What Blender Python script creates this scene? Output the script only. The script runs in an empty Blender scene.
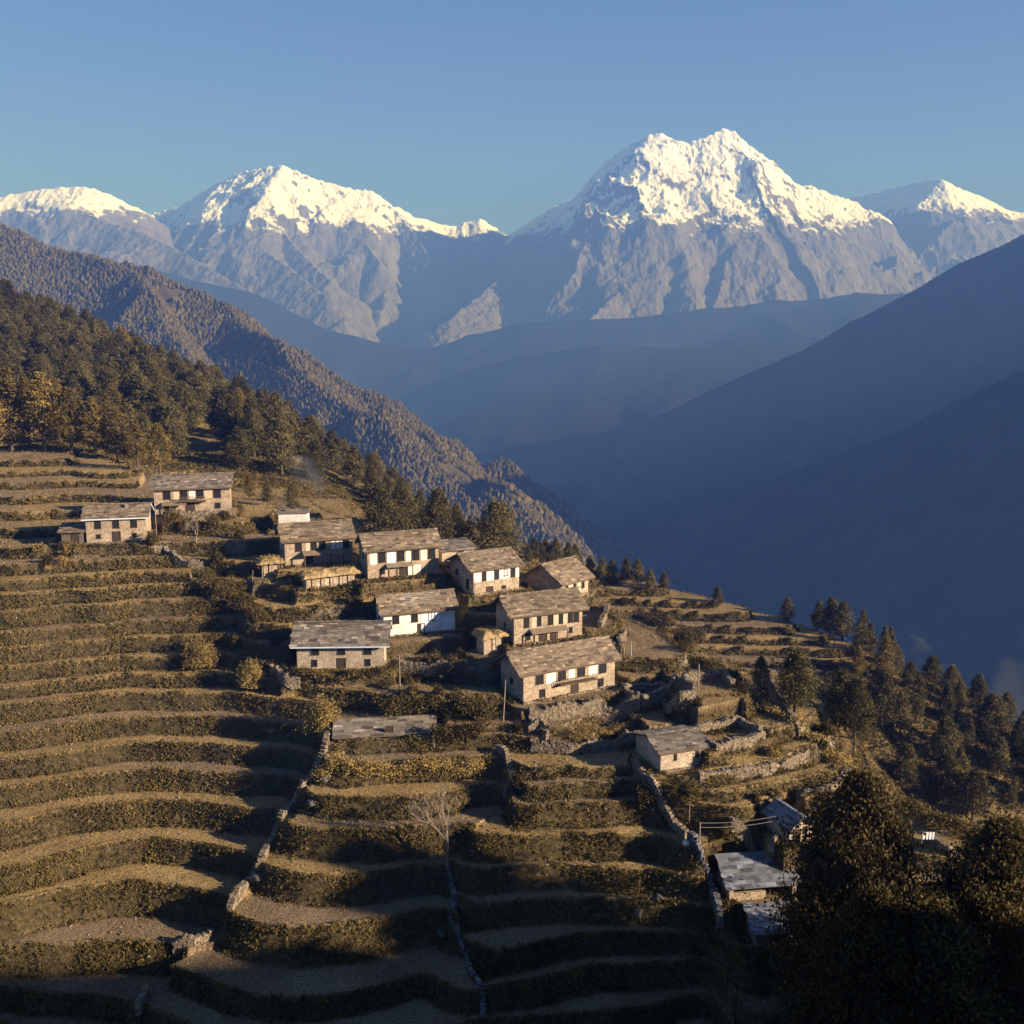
import bpy, math, random
import numpy as np

sc = bpy.context.scene
R = math.radians
random.seed(7)
rng = np.random.default_rng(11)

# ------------------------------------------------------------ camera, sky, sun, exposure
F = 1024.0                      # focal length in pixels of a 1024 wide picture
PITCH = math.atan(182.0 / F)    # the horizon lies at row 330
cam_data = bpy.data.cameras.new("camera")
cam_data.sensor_width = 36.0
cam_data.lens = 36.0
cam_data.clip_start = 1.0
cam_data.clip_end = 60000.0
cam = bpy.data.objects.new("camera", cam_data)
sc.collection.objects.link(cam)
cam.location = (0, 0, 0)
cam.rotation_euler = (R(90) - PITCH, 0, 0)
sc.camera = cam

SUN_EL, SUN_AZ = R(17.5), R(-20)     # azimuth measured from +X towards +Y
world = bpy.data.worlds.new("World")
sc.world = world
world.use_nodes = True
wn = world.node_tree.nodes
bg = wn["Background"]
sky = wn.new("ShaderNodeTexSky")
sky.sky_type = 'NISHITA'
sky.sun_disc = False
sky.sun_elevation = SUN_EL
sky.sun_rotation = R(90) - SUN_AZ
sky.altitude = 2500
sky.air_density = 0.75
sky.dust_density = .1
sky.ozone_density = 4.0
world.node_tree.links.new(sky.outputs[0], bg.inputs[0])
bg.inputs[1].default_value = 0.05
sun_data = bpy.data.lights.new("sun", 'SUN')
sun_data.energy = 5.0
sun_data.angle = R(0.8)
sun_data.color = (1.0, 0.85, 0.82)
sun = bpy.data.objects.new("sun", sun_data)
sc.collection.objects.link(sun)
sun.rotation_euler = (R(90) - SUN_EL, 0, R(90) + SUN_AZ)
sc.view_settings.view_transform = 'Standard'
sc.view_settings.look = 'None'
sc.view_settings.exposure = 1.36
sc.view_settings.gamma = 1.0
sc.cycles.max_bounces = 5
sc.cycles.diffuse_bounces = 2
sc.cycles.volume_bounces = 0
sc.cycles.use_denoising = True

# ------------------------------------------------------------ helpers: projection and noise
CP, SP = math.cos(PITCH), math.sin(PITCH)

def ray(u, v):
    x = (np.asarray(u, float) - 512) / F
    y = (512 - np.asarray(v, float)) / F
    return x, CP + y * SP, -SP + y * CP

def at_depth(u, v, Y):
    dx, dy, dz = ray(u, v)
    t = Y / dy
    return dx * t, dy * t, dz * t

def at_level(u, v, z):
    dx, dy, dz = ray(u, v)
    t = z / dz
    return dx * t, dy * t

def to_px(X, Y, Z):
    f = Y * CP - Z * SP
    up = Y * SP + Z * CP
    return 512 + F * X / f, 512 - F * up / f

_perm = np.random.default_rng(3).permutation(512)
_perm = np.concatenate([_perm, _perm, _perm])
_gr = np.random.default_rng(4).uniform(0, 2 * np.pi, 1536)
_gx, _gy = np.cos(_gr), np.sin(_gr)

def perlin(x, y):
    xi = np.floor(x).astype(np.int64); yi = np.floor(y).astype(np.int64)
    xf = x - xi; yf = y - yi
    xi &= 511; yi &= 511
    u = xf * xf * xf * (xf * (xf * 6 - 15) + 10); v = yf * yf * yf * (yf * (yf * 6 - 15) + 10)
    def g(ix, iy, fx, fy):
        h = _perm[_perm[ix & 511] + (iy & 511)]
        return _gx[h] * fx + _gy[h] * fy
    a = g(xi, yi, xf, yf); b = g(xi + 1, yi, xf - 1, yf)
    c = g(xi, yi + 1, xf, yf - 1); d = g(xi + 1, yi + 1, xf - 1, yf - 1)
    return (a + (b - a) * u) * (1 - v) + (c + (d - c) * u) * v

def fbm(x, y, octv=4, gain=0.5, lac=2.03):
    s = 0; a = 1.0
    for i in range(octv):
        s = s + a * perlin(x + 17.3 * i, y + 9.1 * i); x = x * lac; y = y * lac; a *= gain
    return s

def ridged(x, y, octv=5, gain=0.5, lac=2.1):
    s = 0; a = 1.0; w = 1.0
    for i in range(octv):
        n = 1 - np.abs(perlin(x + 31.7 * i, y + 5.9 * i)) * 2.0
        n = n * n * w; w = np.clip(n * 1.6, 0, 1)
        s = s + a * n; x = x * lac; y = y * lac; a *= gain
    return s

class TPS:
    def __init__(self, P, val, lam=0.0):
        self.c = P.mean(0); self.s = P.std() + 1e-9
        P = (P - self.c) / self.s; self.P = P; n = len(P)
        K = self.k(P, P) + lam * np.eye(n)
        A = np.zeros((n + 3, n + 3)); A[:n, :n] = K
        Q = np.c_[np.ones(n), P]; A[:n, n:] = Q; A[n:, :n] = Q.T
        self.w = np.linalg.solve(A, np.r_[val, np.zeros(3)])
    @staticmethod
    def k(A, B):
        d = ((A[:, None, :] - B[None, :, :]) ** 2).sum(2)
        return 0.5 * d * np.log(d + 1e-12)
    def __call__(self, X, Y):
        X = np.asarray(X, float); sh = X.shape
        Q = (np.c_[X.ravel(), np.asarray(Y, float).ravel()] - self.c) / self.s
        out = np.empty(len(Q))
        for i in range(0, len(Q), 20000):
            q = Q[i:i + 20000]
            out[i:i + 20000] = self.k(q, self.P) @ self.w[:-3] + self.w[-3] + q @ self.w[-2:]
        return out.reshape(sh)

def smooth(x):
    x = np.clip(x, 0, 1)
    return x * x * (3 - 2 * x)

# ------------------------------------------------------------ helpers: objects
def link(o, parent=None):
    sc.collection.objects.link(o)
    if parent is not None:
        o.parent = parent
    return o

def tag(o, label=None, cat=None, group=None, kind=None):
    if label: o['label'] = label
    if cat: o['category'] = cat
    if group: o['group'] = group
    if kind: o['kind'] = kind
    return o

def empty(name, loc, rz=0.0):
    o = bpy.data.objects.new(name, None)
    o.empty_display_size = 0.5
    o.location = loc
    o.rotation_euler = (0, 0, rz)
    return link(o)

def mesh_np(name, V, Fc, mats=(), parent=None, smooth_=False, tint=None, fmat=None, nside=4, loc=None):
    """one mesh object from numpy vertices and same-sided faces"""
    V = np.asarray(V, np.float32).reshape(-1, 3); Fc = np.asarray(Fc, np.int32).reshape(-1, nside)
    me = bpy.data.meshes.new(name)
    me.vertices.add(len(V)); me.vertices.foreach_set("co", V.ravel())
    me.loops.add(Fc.size); me.loops.foreach_set("vertex_index", Fc.ravel())
    me.polygons.add(len(Fc)); me.polygons.foreach_set("loop_start", np.arange(0, Fc.size, nside, dtype=np.int32))
    me.polygons.foreach_set("loop_total", np.full(len(Fc), nside, np.int32))
    if fmat is not None: me.polygons.foreach_set("material_index", np.asarray(fmat, np.int32))
    me.polygons.foreach_set("use_smooth", np.full(len(Fc), bool(smooth_)))
    me.update(calc_edges=True)
    if tint is not None:
        a = me.attributes.new("tint", 'FLOAT', 'POINT'); a.data.foreach_set("value", np.asarray(tint, np.float32))
    for m in (mats if isinstance(mats, (list, tuple)) else [mats]): me.materials.append(m)
    o = bpy.data.objects.new(name, me)
    if loc is not None: o.location = loc
    return link(o, parent)

def grid_faces(nx, ny):
    i = np.arange(nx * ny).reshape(ny, nx)
    return np.stack([i[:-1, :-1], i[:-1, 1:], i[1:, 1:], i[1:, :-1]], -1).reshape(-1, 4)

BOXF = np.array([[0, 3, 2, 1], [4, 5, 6, 7], [0, 1, 5, 4], [1, 2, 6, 5], [2, 3, 7, 6], [3, 0, 4, 7]])
class MB:
    """collects boxes and tubes, then makes one mesh"""
    def __init__(s): s.V = []; s.F = []; s.T = []; s.n = 0
    def hexa(s, pts, tint=0.5):
        s.V.append(np.asarray(pts, float)); s.F.append(BOXF + s.n); s.T.append(np.full(8, tint)); s.n += 8; return s
    def box(s, x0, x1, y0, y1, z0, z1, tint=0.5):
        return s.hexa([(x0, y0, z0), (x1, y0, z0), (x1, y1, z0), (x0, y1, z0), (x0, y0, z1), (x1, y0, z1), (x1, y1, z1), (x0, y1, z1)], tint)
    def stone(s, c, sx, sy, sz, rz, r, tint=None):
        p = np.array([(-1, -1, -1), (1, -1, -1), (1, 1, -1), (-1, 1, -1), (-1, -1, 1), (1, -1, 1), (1, 1, 1), (-1, 1, 1)], float)
        p *= 1 + r.uniform(-.28, .12, (8, 3)); p *= (sx / 2, sy / 2, sz / 2)
        a, b = math.cos(rz), math.sin(rz)
        q = np.c_[p[:, 0] * a - p[:, 1] * b, p[:, 0] * b + p[:, 1] * a, p[:, 2]] + c
        return s.hexa(q, r.uniform() if tint is None else tint)
    def tube(s, p0, p1, r0, r1, n=6, tint=0.5):
        p0 = np.array(p0, float); p1 = np.array(p1, float); d = p1 - p0; d /= np.linalg.norm(d) + 1e-9
        a = np.cross(d, (0, 0, 1) if abs(d[2]) < .9 else (1, 0, 0)); a /= np.linalg.norm(a); b = np.cross(d, a)
        an = np.arange(n) * 2 * np.pi / n
        ring = np.cos(an)[:, None] * a + np.sin(an)[:, None] * b
        s.V.append(np.r_[p0 + ring * r0, p1 + ring * r1]); i = np.arange(n); j = (i + 1) % n
        s.F.append(np.stack([i, j, j + n, i + n], -1) + s.n); s.T.append(np.full(2 * n, tint)); s.n += 2 * n; return s
    def build(s, name, mat, parent=None, loc=None):
        return mesh_np(name, np.concatenate(s.V), np.concatenate(s.F), mat, parent, tint=np.concatenate(s.T), loc=loc)

# ------------------------------------------------------------ materials
def mat(name, base, rough=0.9, ramp=None, nscale=None, bump=0.0, bscale=None, tintmix=None, coord='Object', vec=None, spec=0.2, extra=None):
    """principled surface; ramp = list of (pos, colour) driven by fractal noise of nscale, multiplied by a per-piece tint"""
    m = bpy.data.materials.new(name); m.use_nodes = True
    nt = m.node_tree; N = nt.nodes; L = nt.links
    b = N["Principled BSDF"]; b.inputs["Roughness"].default_value = rough
    b.inputs["Specular IOR Level"].default_value = spec
    col = None
    tc = N.new("ShaderNodeTexCoord")
    if ramp:
        no = N.new("ShaderNodeTexNoise"); no.inputs["Scale"].default_value = nscale; no.inputs["Detail"].default_value = 6
        no.inputs["Roughness"].default_value = 0.65
        L.new(tc.outputs[coord], no.inputs["Vector"])
        cr = N.new("ShaderNodeValToRGB"); L.new(no.outputs["Fac"], cr.inputs[0])
        e = cr.color_ramp.elements
        while len(e) < len(ramp): e.new(0.5)
        for el, (p, c) in zip(e, ramp): el.position = p; el.color = (*c, 1)
        col = cr.outputs[0]
    else:
        rgb = N.new("ShaderNodeRGB"); rgb.outputs[0].default_value = (*base, 1); col = rgb.outputs[0]
    if tintmix:
        at = N.new("ShaderNodeAttribute"); at.attribute_name = "tint"
        cr2 = N.new("ShaderNodeValToRGB"); L.new(at.outputs["Fac"], cr2.inputs[0])
        e = cr2.color_ramp.elements
        while len(e) < len(tintmix): e.new(0.5)
        for el, (p, c) in zip(e, tintmix): el.position = p; el.color = (*c, 1)
        mx = N.new("ShaderNodeMix"); mx.data_type = 'RGBA'; mx.blend_type = 'MULTIPLY'; mx.inputs[0].default_value = 1
        L.new(col, mx.inputs[6]); L.new(cr2.outputs[0], mx.inputs[7]); col = mx.outputs[2]
    if extra: col = extra(nt, tc, col)
    L.new(col, b.inputs["Base Color"])
    if bump:
        n2 = N.new("ShaderNodeTexNoise"); n2.inputs["Scale"].default_value = bscale or 6; n2.inputs["Detail"].default_value = 5
        L.new(tc.outputs[coord], n2.inputs["Vector"])
        bp = N.new("ShaderNodeBump"); bp.inputs["Strength"].default_value = 1; bp.inputs["Distance"].default_value = bump
        L.new(n2.outputs["Fac"], bp.inputs["Height"]); L.new(bp.outputs[0], b.inputs["Normal"])
    return m

def masonry(name, c1, c2, cm, scale=2.6, flat=2.3):
    """rubble masonry: stretched voronoi stones with darker joints"""
    def ex(nt, tc, col):
        N = nt.nodes; L = nt.links
        mp = N.new("ShaderNodeMapping"); mp.inputs["Scale"].default_value = (1, 1, flat); L.new(tc.outputs["Object"], mp.inputs[0])
        vo = N.new("ShaderNodeTexVoronoi"); vo.inputs["Scale"].default_value = scale; L.new(mp.outputs[0], vo.inputs["Vector"])
        ve = N.new("ShaderNodeTexVoronoi"); ve.feature = 'DISTANCE_TO_EDGE'; ve.inputs["Scale"].default_value = scale; L.new(mp.outputs[0], ve.inputs["Vector"])
        sp = N.new("ShaderNodeSeparateColor"); L.new(vo.outputs["Color"], sp.inputs[0])
        a = N.new("ShaderNodeMix"); a.data_type = 'RGBA'; L.new(sp.outputs[0], a.inputs[0]); a.inputs[6].default_value = (*c1, 1); a.inputs[7].default_value = (*c2, 1)
        b = N.new("ShaderNodeMix"); b.data_type = 'RGBA'; b.blend_type = 'MULTIPLY'; b.inputs[0].default_value = 1
        L.new(a.outputs[2], b.inputs[6]); L.new(col, b.inputs[7])
        mr = N.new("ShaderNodeMapRange"); mr.inputs[1].default_value = 0.02; mr.inputs[2].default_value = 0.09; L.new(ve.outputs["Distance"], mr.inputs[0])
        c = N.new("ShaderNodeMix"); c.data_type = 'RGBA'; L.new(mr.outputs[0], c.inputs[0]); c.inputs[6].default_value = (*cm, 1); L.new(b.outputs[2], c.inputs[7])
        return c.outputs[2]
    return mat(name, c1, 0.9, ramp=[(0.3, (.62, .6, .58)), (0.7, (1.15, 1.1, 1.05))], nscale=0.6, bump=0.05, bscale=5, extra=ex)

M = {}
M['stone'] = masonry('rubble stone', (.34, .265, .185), (.56, .46, .33), (.19, .15, .105))
M['stone_pale'] = masonry('pale rubble stone', (.42, .35, .26), (.58, .50, .38), (.24, .19, .14))
M['drystone'] = mat('dry stone', (.3, .27, .22), ramp=[(.3, (.14, .115, .08)), (.7, (.30, .245, .17))], nscale=1.2, bump=.04, bscale=7, tintmix=[(0, (.55, .55, .56)), (1, (1.2, 1.15, 1.1))])
M['bluestone'] = mat('grey blue stone', (.3, .3, .3), ramp=[(.3, (.08, .078, .074)), (.7, (.21, .205, .195))], nscale=1.2, bump=.04, bscale=7, tintmix=[(0, (.5, .5, .5)), (1, (1.4, 1.4, 1.45))])
M['plaster'] = mat('whitewashed plaster', (.8, .78, .74), ramp=[(.3, (.50, .44, .35)), (.6, (.74, .70, .63))], nscale=1.1, bump=.01, bscale=5)
M['plaster_tan'] = mat('mud plaster', (.5, .4, .3), ramp=[(.3, (.44, .34, .23)), (.7, (.60, .49, .36))], nscale=1.1, bump=.01, bscale=5)
M['plaster_blue'] = mat('pale blue white plaster', (.8, .78, .74), ramp=[(.3, (.48, .50, .52)), (.6, (.72, .74, .77))], nscale=1.0, bump=.01, bscale=5)
M['slate'] = mat('slate', (.2, .2, .2), rough=.75, ramp=[(.3, (.125, .105, .08)), (.7, (.26, .22, .17))], nscale=2.2, bump=.01, bscale=9, spec=.4,
                 tintmix=[(0, (.35, .34, .33)), (.4, (.85, .83, .80)), (.84, (1.35, 1.32, 1.28)), (1, (2.2, 2.2, 2.25))])
M['slate_brown'] = mat('brown slate', (.2, .2, .2), rough=.8, ramp=[(.3, (.155, .12, .08)), (.7, (.29, .225, .15))], nscale=2.2, bump=.01, bscale=9, spec=.3,
                 tintmix=[(0, (.38, .36, .33)), (.4, (.85, .83, .79)), (.86, (1.35, 1.32, 1.26)), (1, (2.0, 1.97, 1.92))])
M['slate_blue'] = mat('blue grey slate', (.2, .2, .2), rough=.5, ramp=[(.3, (.13, .135, .14)), (.7, (.30, .315, .33))], nscale=1.8, bump=.01, bscale=9, spec=.6,
                 tintmix=[(0, (.25, .25, .25)), (.4, (.62, .62, .62)), (1, (1.25, 1.28, 1.32))])
M['wood'] = mat('weathered wood', (.1, .07, .045), ramp=[(.3, (.07, .048, .03)), (.7, (.16, .11, .07))], nscale=4, bump=.005, bscale=20)
M['wood_dark'] = mat('dark window wood', (.04, .03, .02), ramp=[(.3, (.03, .022, .016)), (.7, (.075, .052, .035))], nscale=4)
M['wood_grey'] = mat('grey wood pole', (.2, .18, .15), ramp=[(.3, (.16, .14, .11)), (.7, (.30, .26, .21))], nscale=3)
M['fascia'] = mat('painted eave board', (.6, .65, .7), ramp=[(.3, (.45, .5, .56)), (.7, (.68, .72, .76))], nscale=2)
M['pane'] = mat('dark window glass', (.015, .015, .017), rough=.5, spec=.2)
M['bluepaint'] = mat('blue grey paint', (.3, .4, .5), ramp=[(.3, (.22, .30, .38)), (.7, (.34, .42, .5))], nscale=2)
M['cloth_white'] = mat('white cloth', (.8, .8, .8), rough=.9)
M['hay'] = mat('dry hay', (.4, .3, .15), ramp=[(.3, (.22, .15, .07)), (.7, (.46, .35, .18))], nscale=3, bump=.08, bscale=9, tintmix=[(0, (.6, .58, .55)), (1, (1.3, 1.25, 1.15))])

def leafmat(name, lo, hi, trans=0.25):
    m = mat(name, lo, rough=.7, ramp=[(.35, lo), (.65, hi)], nscale=.5, tintmix=[(0, (.55, .55, .55)), (1, (1.45, 1.4, 1.3))], spec=.15)
    nt = m.node_tree; N = nt.nodes; L = nt.links
    b = N["Principled BSDF"]; out = N["Material Output"]
    src = b.inputs["Base Color"].links[0].from_socket
    oi = N.new("ShaderNodeObjectInfo"); mr = N.new("ShaderNodeMapRange"); mr.inputs[3].default_value = .66; mr.inputs[4].default_value = 1.45
    L.new(oi.outputs["Random"], mr.inputs[0])
    mu = N.new("ShaderNodeVectorMath"); mu.operation = 'SCALE'; L.new(src, mu.inputs[0]); L.new(mr.outputs[0], mu.inputs[3])
    L.new(mu.outputs[0], b.inputs["Base Color"])
    tr = N.new("ShaderNodeBsdfTranslucent"); L.new(mu.outputs[0], tr.inputs[0])
    mx = N.new("ShaderNodeMixShader"); mx.inputs[0].default_value = trans
    L.new(b.outputs[0], mx.inputs[1]); L.new(tr.outputs[0], mx.inputs[2]); L.new(mx.outputs[0], out.inputs[0])
    return m
M['needles'] = leafmat('conifer needles', (.060, .056, .022), (.14, .115, .042))
M['needles_gold'] = leafmat('sunburnt conifer needles', (.11, .084, .024), (.21, .15, .04))
M['leaves_dark'] = leafmat('dark leaves', (.045, .038, .013), (.12, .085, .028))
M['leaves_gold'] = leafmat('golden dry leaves', (.20, .15, .05), (.36, .265, .095))
M['scrub'] = leafmat('olive scrub', (.048, .041, .014), (.155, .115, .038))
M['drygrass'] = leafmat('dry golden grass', (.24, .175, .062), (.40, .29, .115))
M['bark'] = mat('bark', (.09, .065, .045), ramp=[(.3, (.06, .045, .032)), (.7, (.14, .105, .075))], nscale=3, bump=.02, bscale=8)
M['bark_pale'] = mat('pale bark', (.2, .16, .12), ramp=[(.3, (.15, .12, .09)), (.7, (.28, .22, .16))], nscale=3)

# ------------------------------------------------------------ the terraced hillside
# distance (m) of the visible ground, sampled where the picture gives the scale of a house or a field
DEPTH = [(0,1024,90),(250,1024,87),(512,1024,88),(720,1024,88),(850,1024,86),(1024,1024,84),
 (0,940,96),(250,930,95),(450,930,94),(620,930,95),(760,940,92),(900,930,90),(1024,930,92),
 (0,850,104),(200,850,103),(350,850,101),(520,850,101),(680,850,99),(790,850,98),(860,860,98),
 (0,770,114),(200,770,112),(330,770,109),(450,770,108),(600,765,107.5),(660,773,106),(740,770,106),(850,775,107),(930,820,104),(1000,855,101),
 (0,700,122),(150,700,121),(300,670,122),(384,670,123),(430,720,114),(523,705,118),(614,690,123),(700,700,115),(765,700,118),(820,730,115),
 (0,620,131),(150,620,131),(250,620,130),(384,632,130),(455,626,133),(514,647,126),(582,637,130),(640,640,131),(700,655,131),
 (0,545,144),(117,543,145),(155,516,152),(231,513,155),(270,560,141),(320,565,143),(368,581,137),(439,574,141),(473,596,136),(519,589,140),(578,601,142),
 (0,500,165),(80,490,172),(0,462,192),(100,464,190),(150,476,184),(240,495,170),(270,505,166)]
_d = np.array(DEPTH, float)
inv_depth = TPS(_d[:, :2], 1.0 / _d[:, 2], 1e-4)
def vis_depth(u, v): return 1.0 / inv_depth(np.asarray(u, float), np.asarray(v, float))

# front lips of the terraces, from the lowest upward
LIPS = {
 'left': [[(0,985),(25,990),(60,993),(95,994),(125,1002)], [(0,946),(50,945),(100,941),(150,943),(175,953)],
  [(0,905),(50,892),(90,886),(130,881),(165,883),(200,890),(232,897)], [(0,868),(60,856),(110,842),(150,838),(200,843),(250,853)],
  [(0,824),(50,812),(120,803),(170,801),(210,803),(250,809),(285,815)], [(0,788),(60,778),(120,772),(200,772),(256,775),(300,780)],
  [(0,760),(60,754),(130,743),(200,743),(256,748),(305,752)], [(0,732),(60,725),(120,719),(200,717),(256,721),(318,729)],
  [(0,707),(50,701),(110,694),(200,693),(250,695),(300,700)], [(0,686),(60,680),(120,675),(230,674)],
  [(0,668),(80,661),(160,656),(230,655)], [(0,650),(60,643),(110,639),(190,636),(235,636)], [(0,632),(90,625),(150,620),(240,618)],
  [(0,614),(100,607),(200,600),(245,599)], [(0,596),(75,590),(120,587),(190,583)], [(0,580),(100,576),(180,572)],
  [(0,565),(80,561),(170,557)], [(0,548),(60,548),(150,546)], [(0,529),(60,529)],[(0,512),(60,511)],[(0,497),(60,496),(120,496)],
  [(0,484),(100,482),(140,483)],[(0,473),(80,471),(130,473)],[(0,461),(60,460),(100,464)]],
 'middle': [[(180,954),(200,976),(240,990),(300,997),(360,990),(420,973),(462,957)], [(232,913),(270,924),(320,926),(380,919),(440,908),(455,905)],
  [(262,862),(290,871),(340,873),(400,867),(445,863)], [(285,822),(330,829),(380,830),(440,826),(480,819),(505,812)],
  [(308,792),(350,796),(400,797),(450,793),(508,786)], [(322,761),(400,758),(488,756)], [(345,737),(420,737),(500,733)]],
 'right': [[(490,1016),(560,1014),(640,1008),(720,1000)], [(480,990),(540,978),(600,964),(680,962),(722,965)],
  [(475,957),(510,949),(560,937),(620,929),(680,930),(716,934)], [(462,911),(500,901),(560,897),(620,899),(700,904)],
  [(465,868),(520,865),(560,864),(620,869),(700,878)], [(480,836),(540,835),(600,834),(660,835),(690,838)],
  [(512,804),(600,803),(655,803)], [(515,783),(600,782),(645,782)], [(515,765),(560,764),(628,764)], [(528,737),(580,738),(630,728)]],
 'shed': [[(740,1005),(850,1005)], [(735,945),(754,956),(810,952)], [(716,884),(735,908),(800,906)], [(702,850),(731,844),(775,843),(811,845)],
  [(690,814),(740,810),(800,801),(830,791),(848,770)], [(690,790),(740,786),(775,782)], [(668,776),(700,778),(740,774),(770,766),(808,752)]],
}
LEVELS = {}
ctrlP, ctrlZ, ctrlW = [], [], []
for key, lines in LIPS.items():
    lv = []
    for ln in lines:
        a = np.array(ln, float)
        X, Y, Z = at_depth(a[:, 0], a[:, 1], vis_depth(a[:, 0], a[:, 1]))
        lv.append(Z.mean())
    for i in range(1, len(lv)): lv[i] = max(lv[i], lv[i - 1] + .55)
    LEVELS[key] = np.array(lv)
    for z, ln in zip(lv, lines):
        a = np.array(ln, float)
        for k in range(len(a)):
            X, Y = at_level(a[k, 0], a[k, 1], z)
            ctrlP.append((X, Y)); ctrlZ.append(z)
def ctrl(u, v, Y):
    X, Y_, Z = at_depth(u, v, Y); ctrlP.append((float(X), float(Y_))); ctrlZ.append(float(Z))
for (u, v, Y) in DEPTH:
    if u >= 600 or (v < 640 and u > 230) or (v < 700 and u > 300): ctrl(u, v, Y)
# upper slopes: wooded hillside at the left, the far spur with terraces at the right, both seen above the village
for (u, v, Y) in [(0,440,222),(100,452,212),(170,482,196),(250,490,200),(330,498,205),(380,520,190),
        (0,400,270),(100,410,262),(200,440,245),(300,465,232),(370,500,215),
        (0,350,330),(100,380,315),(200,415,290),(300,450,268),(400,505,228),
        (0,305,400),(100,355,375),(200,398,345),(300,450,315),(400,505,275),(470,542,235),
        (-150,250,420),(-150,350,300),(-150,430,225),(-150,520,165),(-150,620,140),(-150,800,112),(-150,1000,92),
        (410,545,160),(480,556,160),(440,535,185),(520,556,188),(540,575,172)]:
    ctrl(u, v, Y)
def spur_depth(v): return 124.3 / (.35 + (v - 330) / 1024)
for (u, v) in [(560,556),(600,570),(650,582),(700,598),(740,606),(780,618),(850,645),(920,690),(1024,745),(1120,790),(600,600),(650,610),(700,630),(750,650),(800,660),(850,690),
        (720,655),(780,690),(860,730),(900,760),(960,790),(1024,840),(880,780),(1000,870),(1024,900),(640,590),(820,680),(1120,880)]:
    ctrl(u, v, spur_depth(v) * (1 + max(0, u - 850) * .0003))
for (u, v, Y) in []:
    ctrl(u, v, Y)
# hidden ground: behind the near nose, behind the crests, and out of frame
for (X, Y, Z) in [(34,133,-47),(40,128,-48),(47,120,-55),(52,112,-60),(58,104,-64),(46,140,-62),(60,128,-72),(66,150,-84),(80,140,-88),(70,112,-78),(85,110,-86),
        (-230,460,-10),(-160,450,-30),(-100,420,-45),(-60,380,-60),(-30,320,-75),(-10,250,-62),(12,236,-62),(38,226,-72),(62,218,-80),(90,212,-92),(125,205,-108),(170,200,-130),(20,270,-110),(80,260,-140),(150,260,-170),
        (-300,560,-90),(-160,560,-130),(-20,480,-190),(120,420,-230),(240,400,-270),(200,300,-210),(220,190,-170),(100,620,-340),(300,620,-420),(320,320,-320),(330,100,-260),(-100,620,-260),(320,-50,-260),
        (0,75,-69),(-40,75,-70),(-80,75,-66),(30,72,-71),(0,40,-92),(-80,40,-90),(0,-20,-128),(-100,-20,-120),(-200,60,-60),(-250,200,-5),(-300,350,20),(60,60,-78)]:
    ctrlP.append((X, Y)); ctrlZ.append(Z)
base_z = TPS(np.array(ctrlP), np.array(ctrlZ), 2e-4)

def axis(parts):
    out = [parts[0][0]]
    for a, b, d0, d1 in parts:
        x = a
        while x < b - 1e-6:
            f = (x - a) / (b - a); x = x + d0 + (d1 - d0) * f; out.append(min(x, b))
    return np.unique(np.round(np.array(out), 4))
GX = axis([(-420,-150,8,1.2),(-150,-64,.9,.4),(-64,56,.22,.22),(56,130,.35,1.2),(130,330,1.5,8)])
GY = axis([(-60,78,6,.5),(78,124,.2,.24),(124,170,.26,.45),(170,260,.5,.9),(260,620,1.2,8)])
XX, YY = np.meshgrid(GX, GY)
# base surface evaluated on a coarser grid, then interpolated
CX = axis([(-420,-110,8,1.4),(-110,90,.8,.8),(90,330,1,8)]); CY = axis([(-60,76,6,1),(76,180,.7,.9),(180,620,1.2,8)])
_cx, _cy = np.meshgrid(CX, CY)
_cb = base_z(_cx, _cy)
def bilin(ax, ay, Z, X, Y):
    X = np.clip(X, ax[0], ax[-1] - 1e-6); Y = np.clip(Y, ay[0], ay[-1] - 1e-6)
    i = np.clip(np.searchsorted(ax, X, 'right') - 1, 0, len(ax) - 2); j = np.clip(np.searchsorted(ay, Y, 'right') - 1, 0, len(ay) - 2)
    fx = (X - ax[i]) / (ax[i + 1] - ax[i]); fy = (Y - ay[j]) / (ay[j + 1] - ay[j])
    return (Z[j, i] * (1 - fx) + Z[j, i + 1] * fx) * (1 - fy) + (Z[j + 1, i] * (1 - fx) + Z[j + 1, i + 1] * fx) * fy
B = bilin(CX, CY, _cb, XX, YY)
# an unseen wooded side spur, added to shade the lower slope, beyond the right edge of the photograph
SHADE_SPUR = [(100,20,5.5),(101,40,-13.5),(103,60,-32),(106,78,-48),(112,100,-71)]
def shade_spur_add(X, Y, Z):
    sx = np.interp(Y, [p[1] for p in SHADE_SPUR], [p[0] for p in SHADE_SPUR]); sz = np.interp(Y, [-60] + [p[1] for p in SHADE_SPUR] + [140], [60] + [p[2] for p in SHADE_SPUR] + [-110])
    top = sz - np.abs(X - sx) * .85
    k = 6.0
    return np.where(Y < 120, np.maximum(Z, top) + k * .25 * np.clip(1 - np.abs(Z - top) / k, 0, 1) ** 2, Z)
B = shade_spur_add(XX, YY, B)

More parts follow.
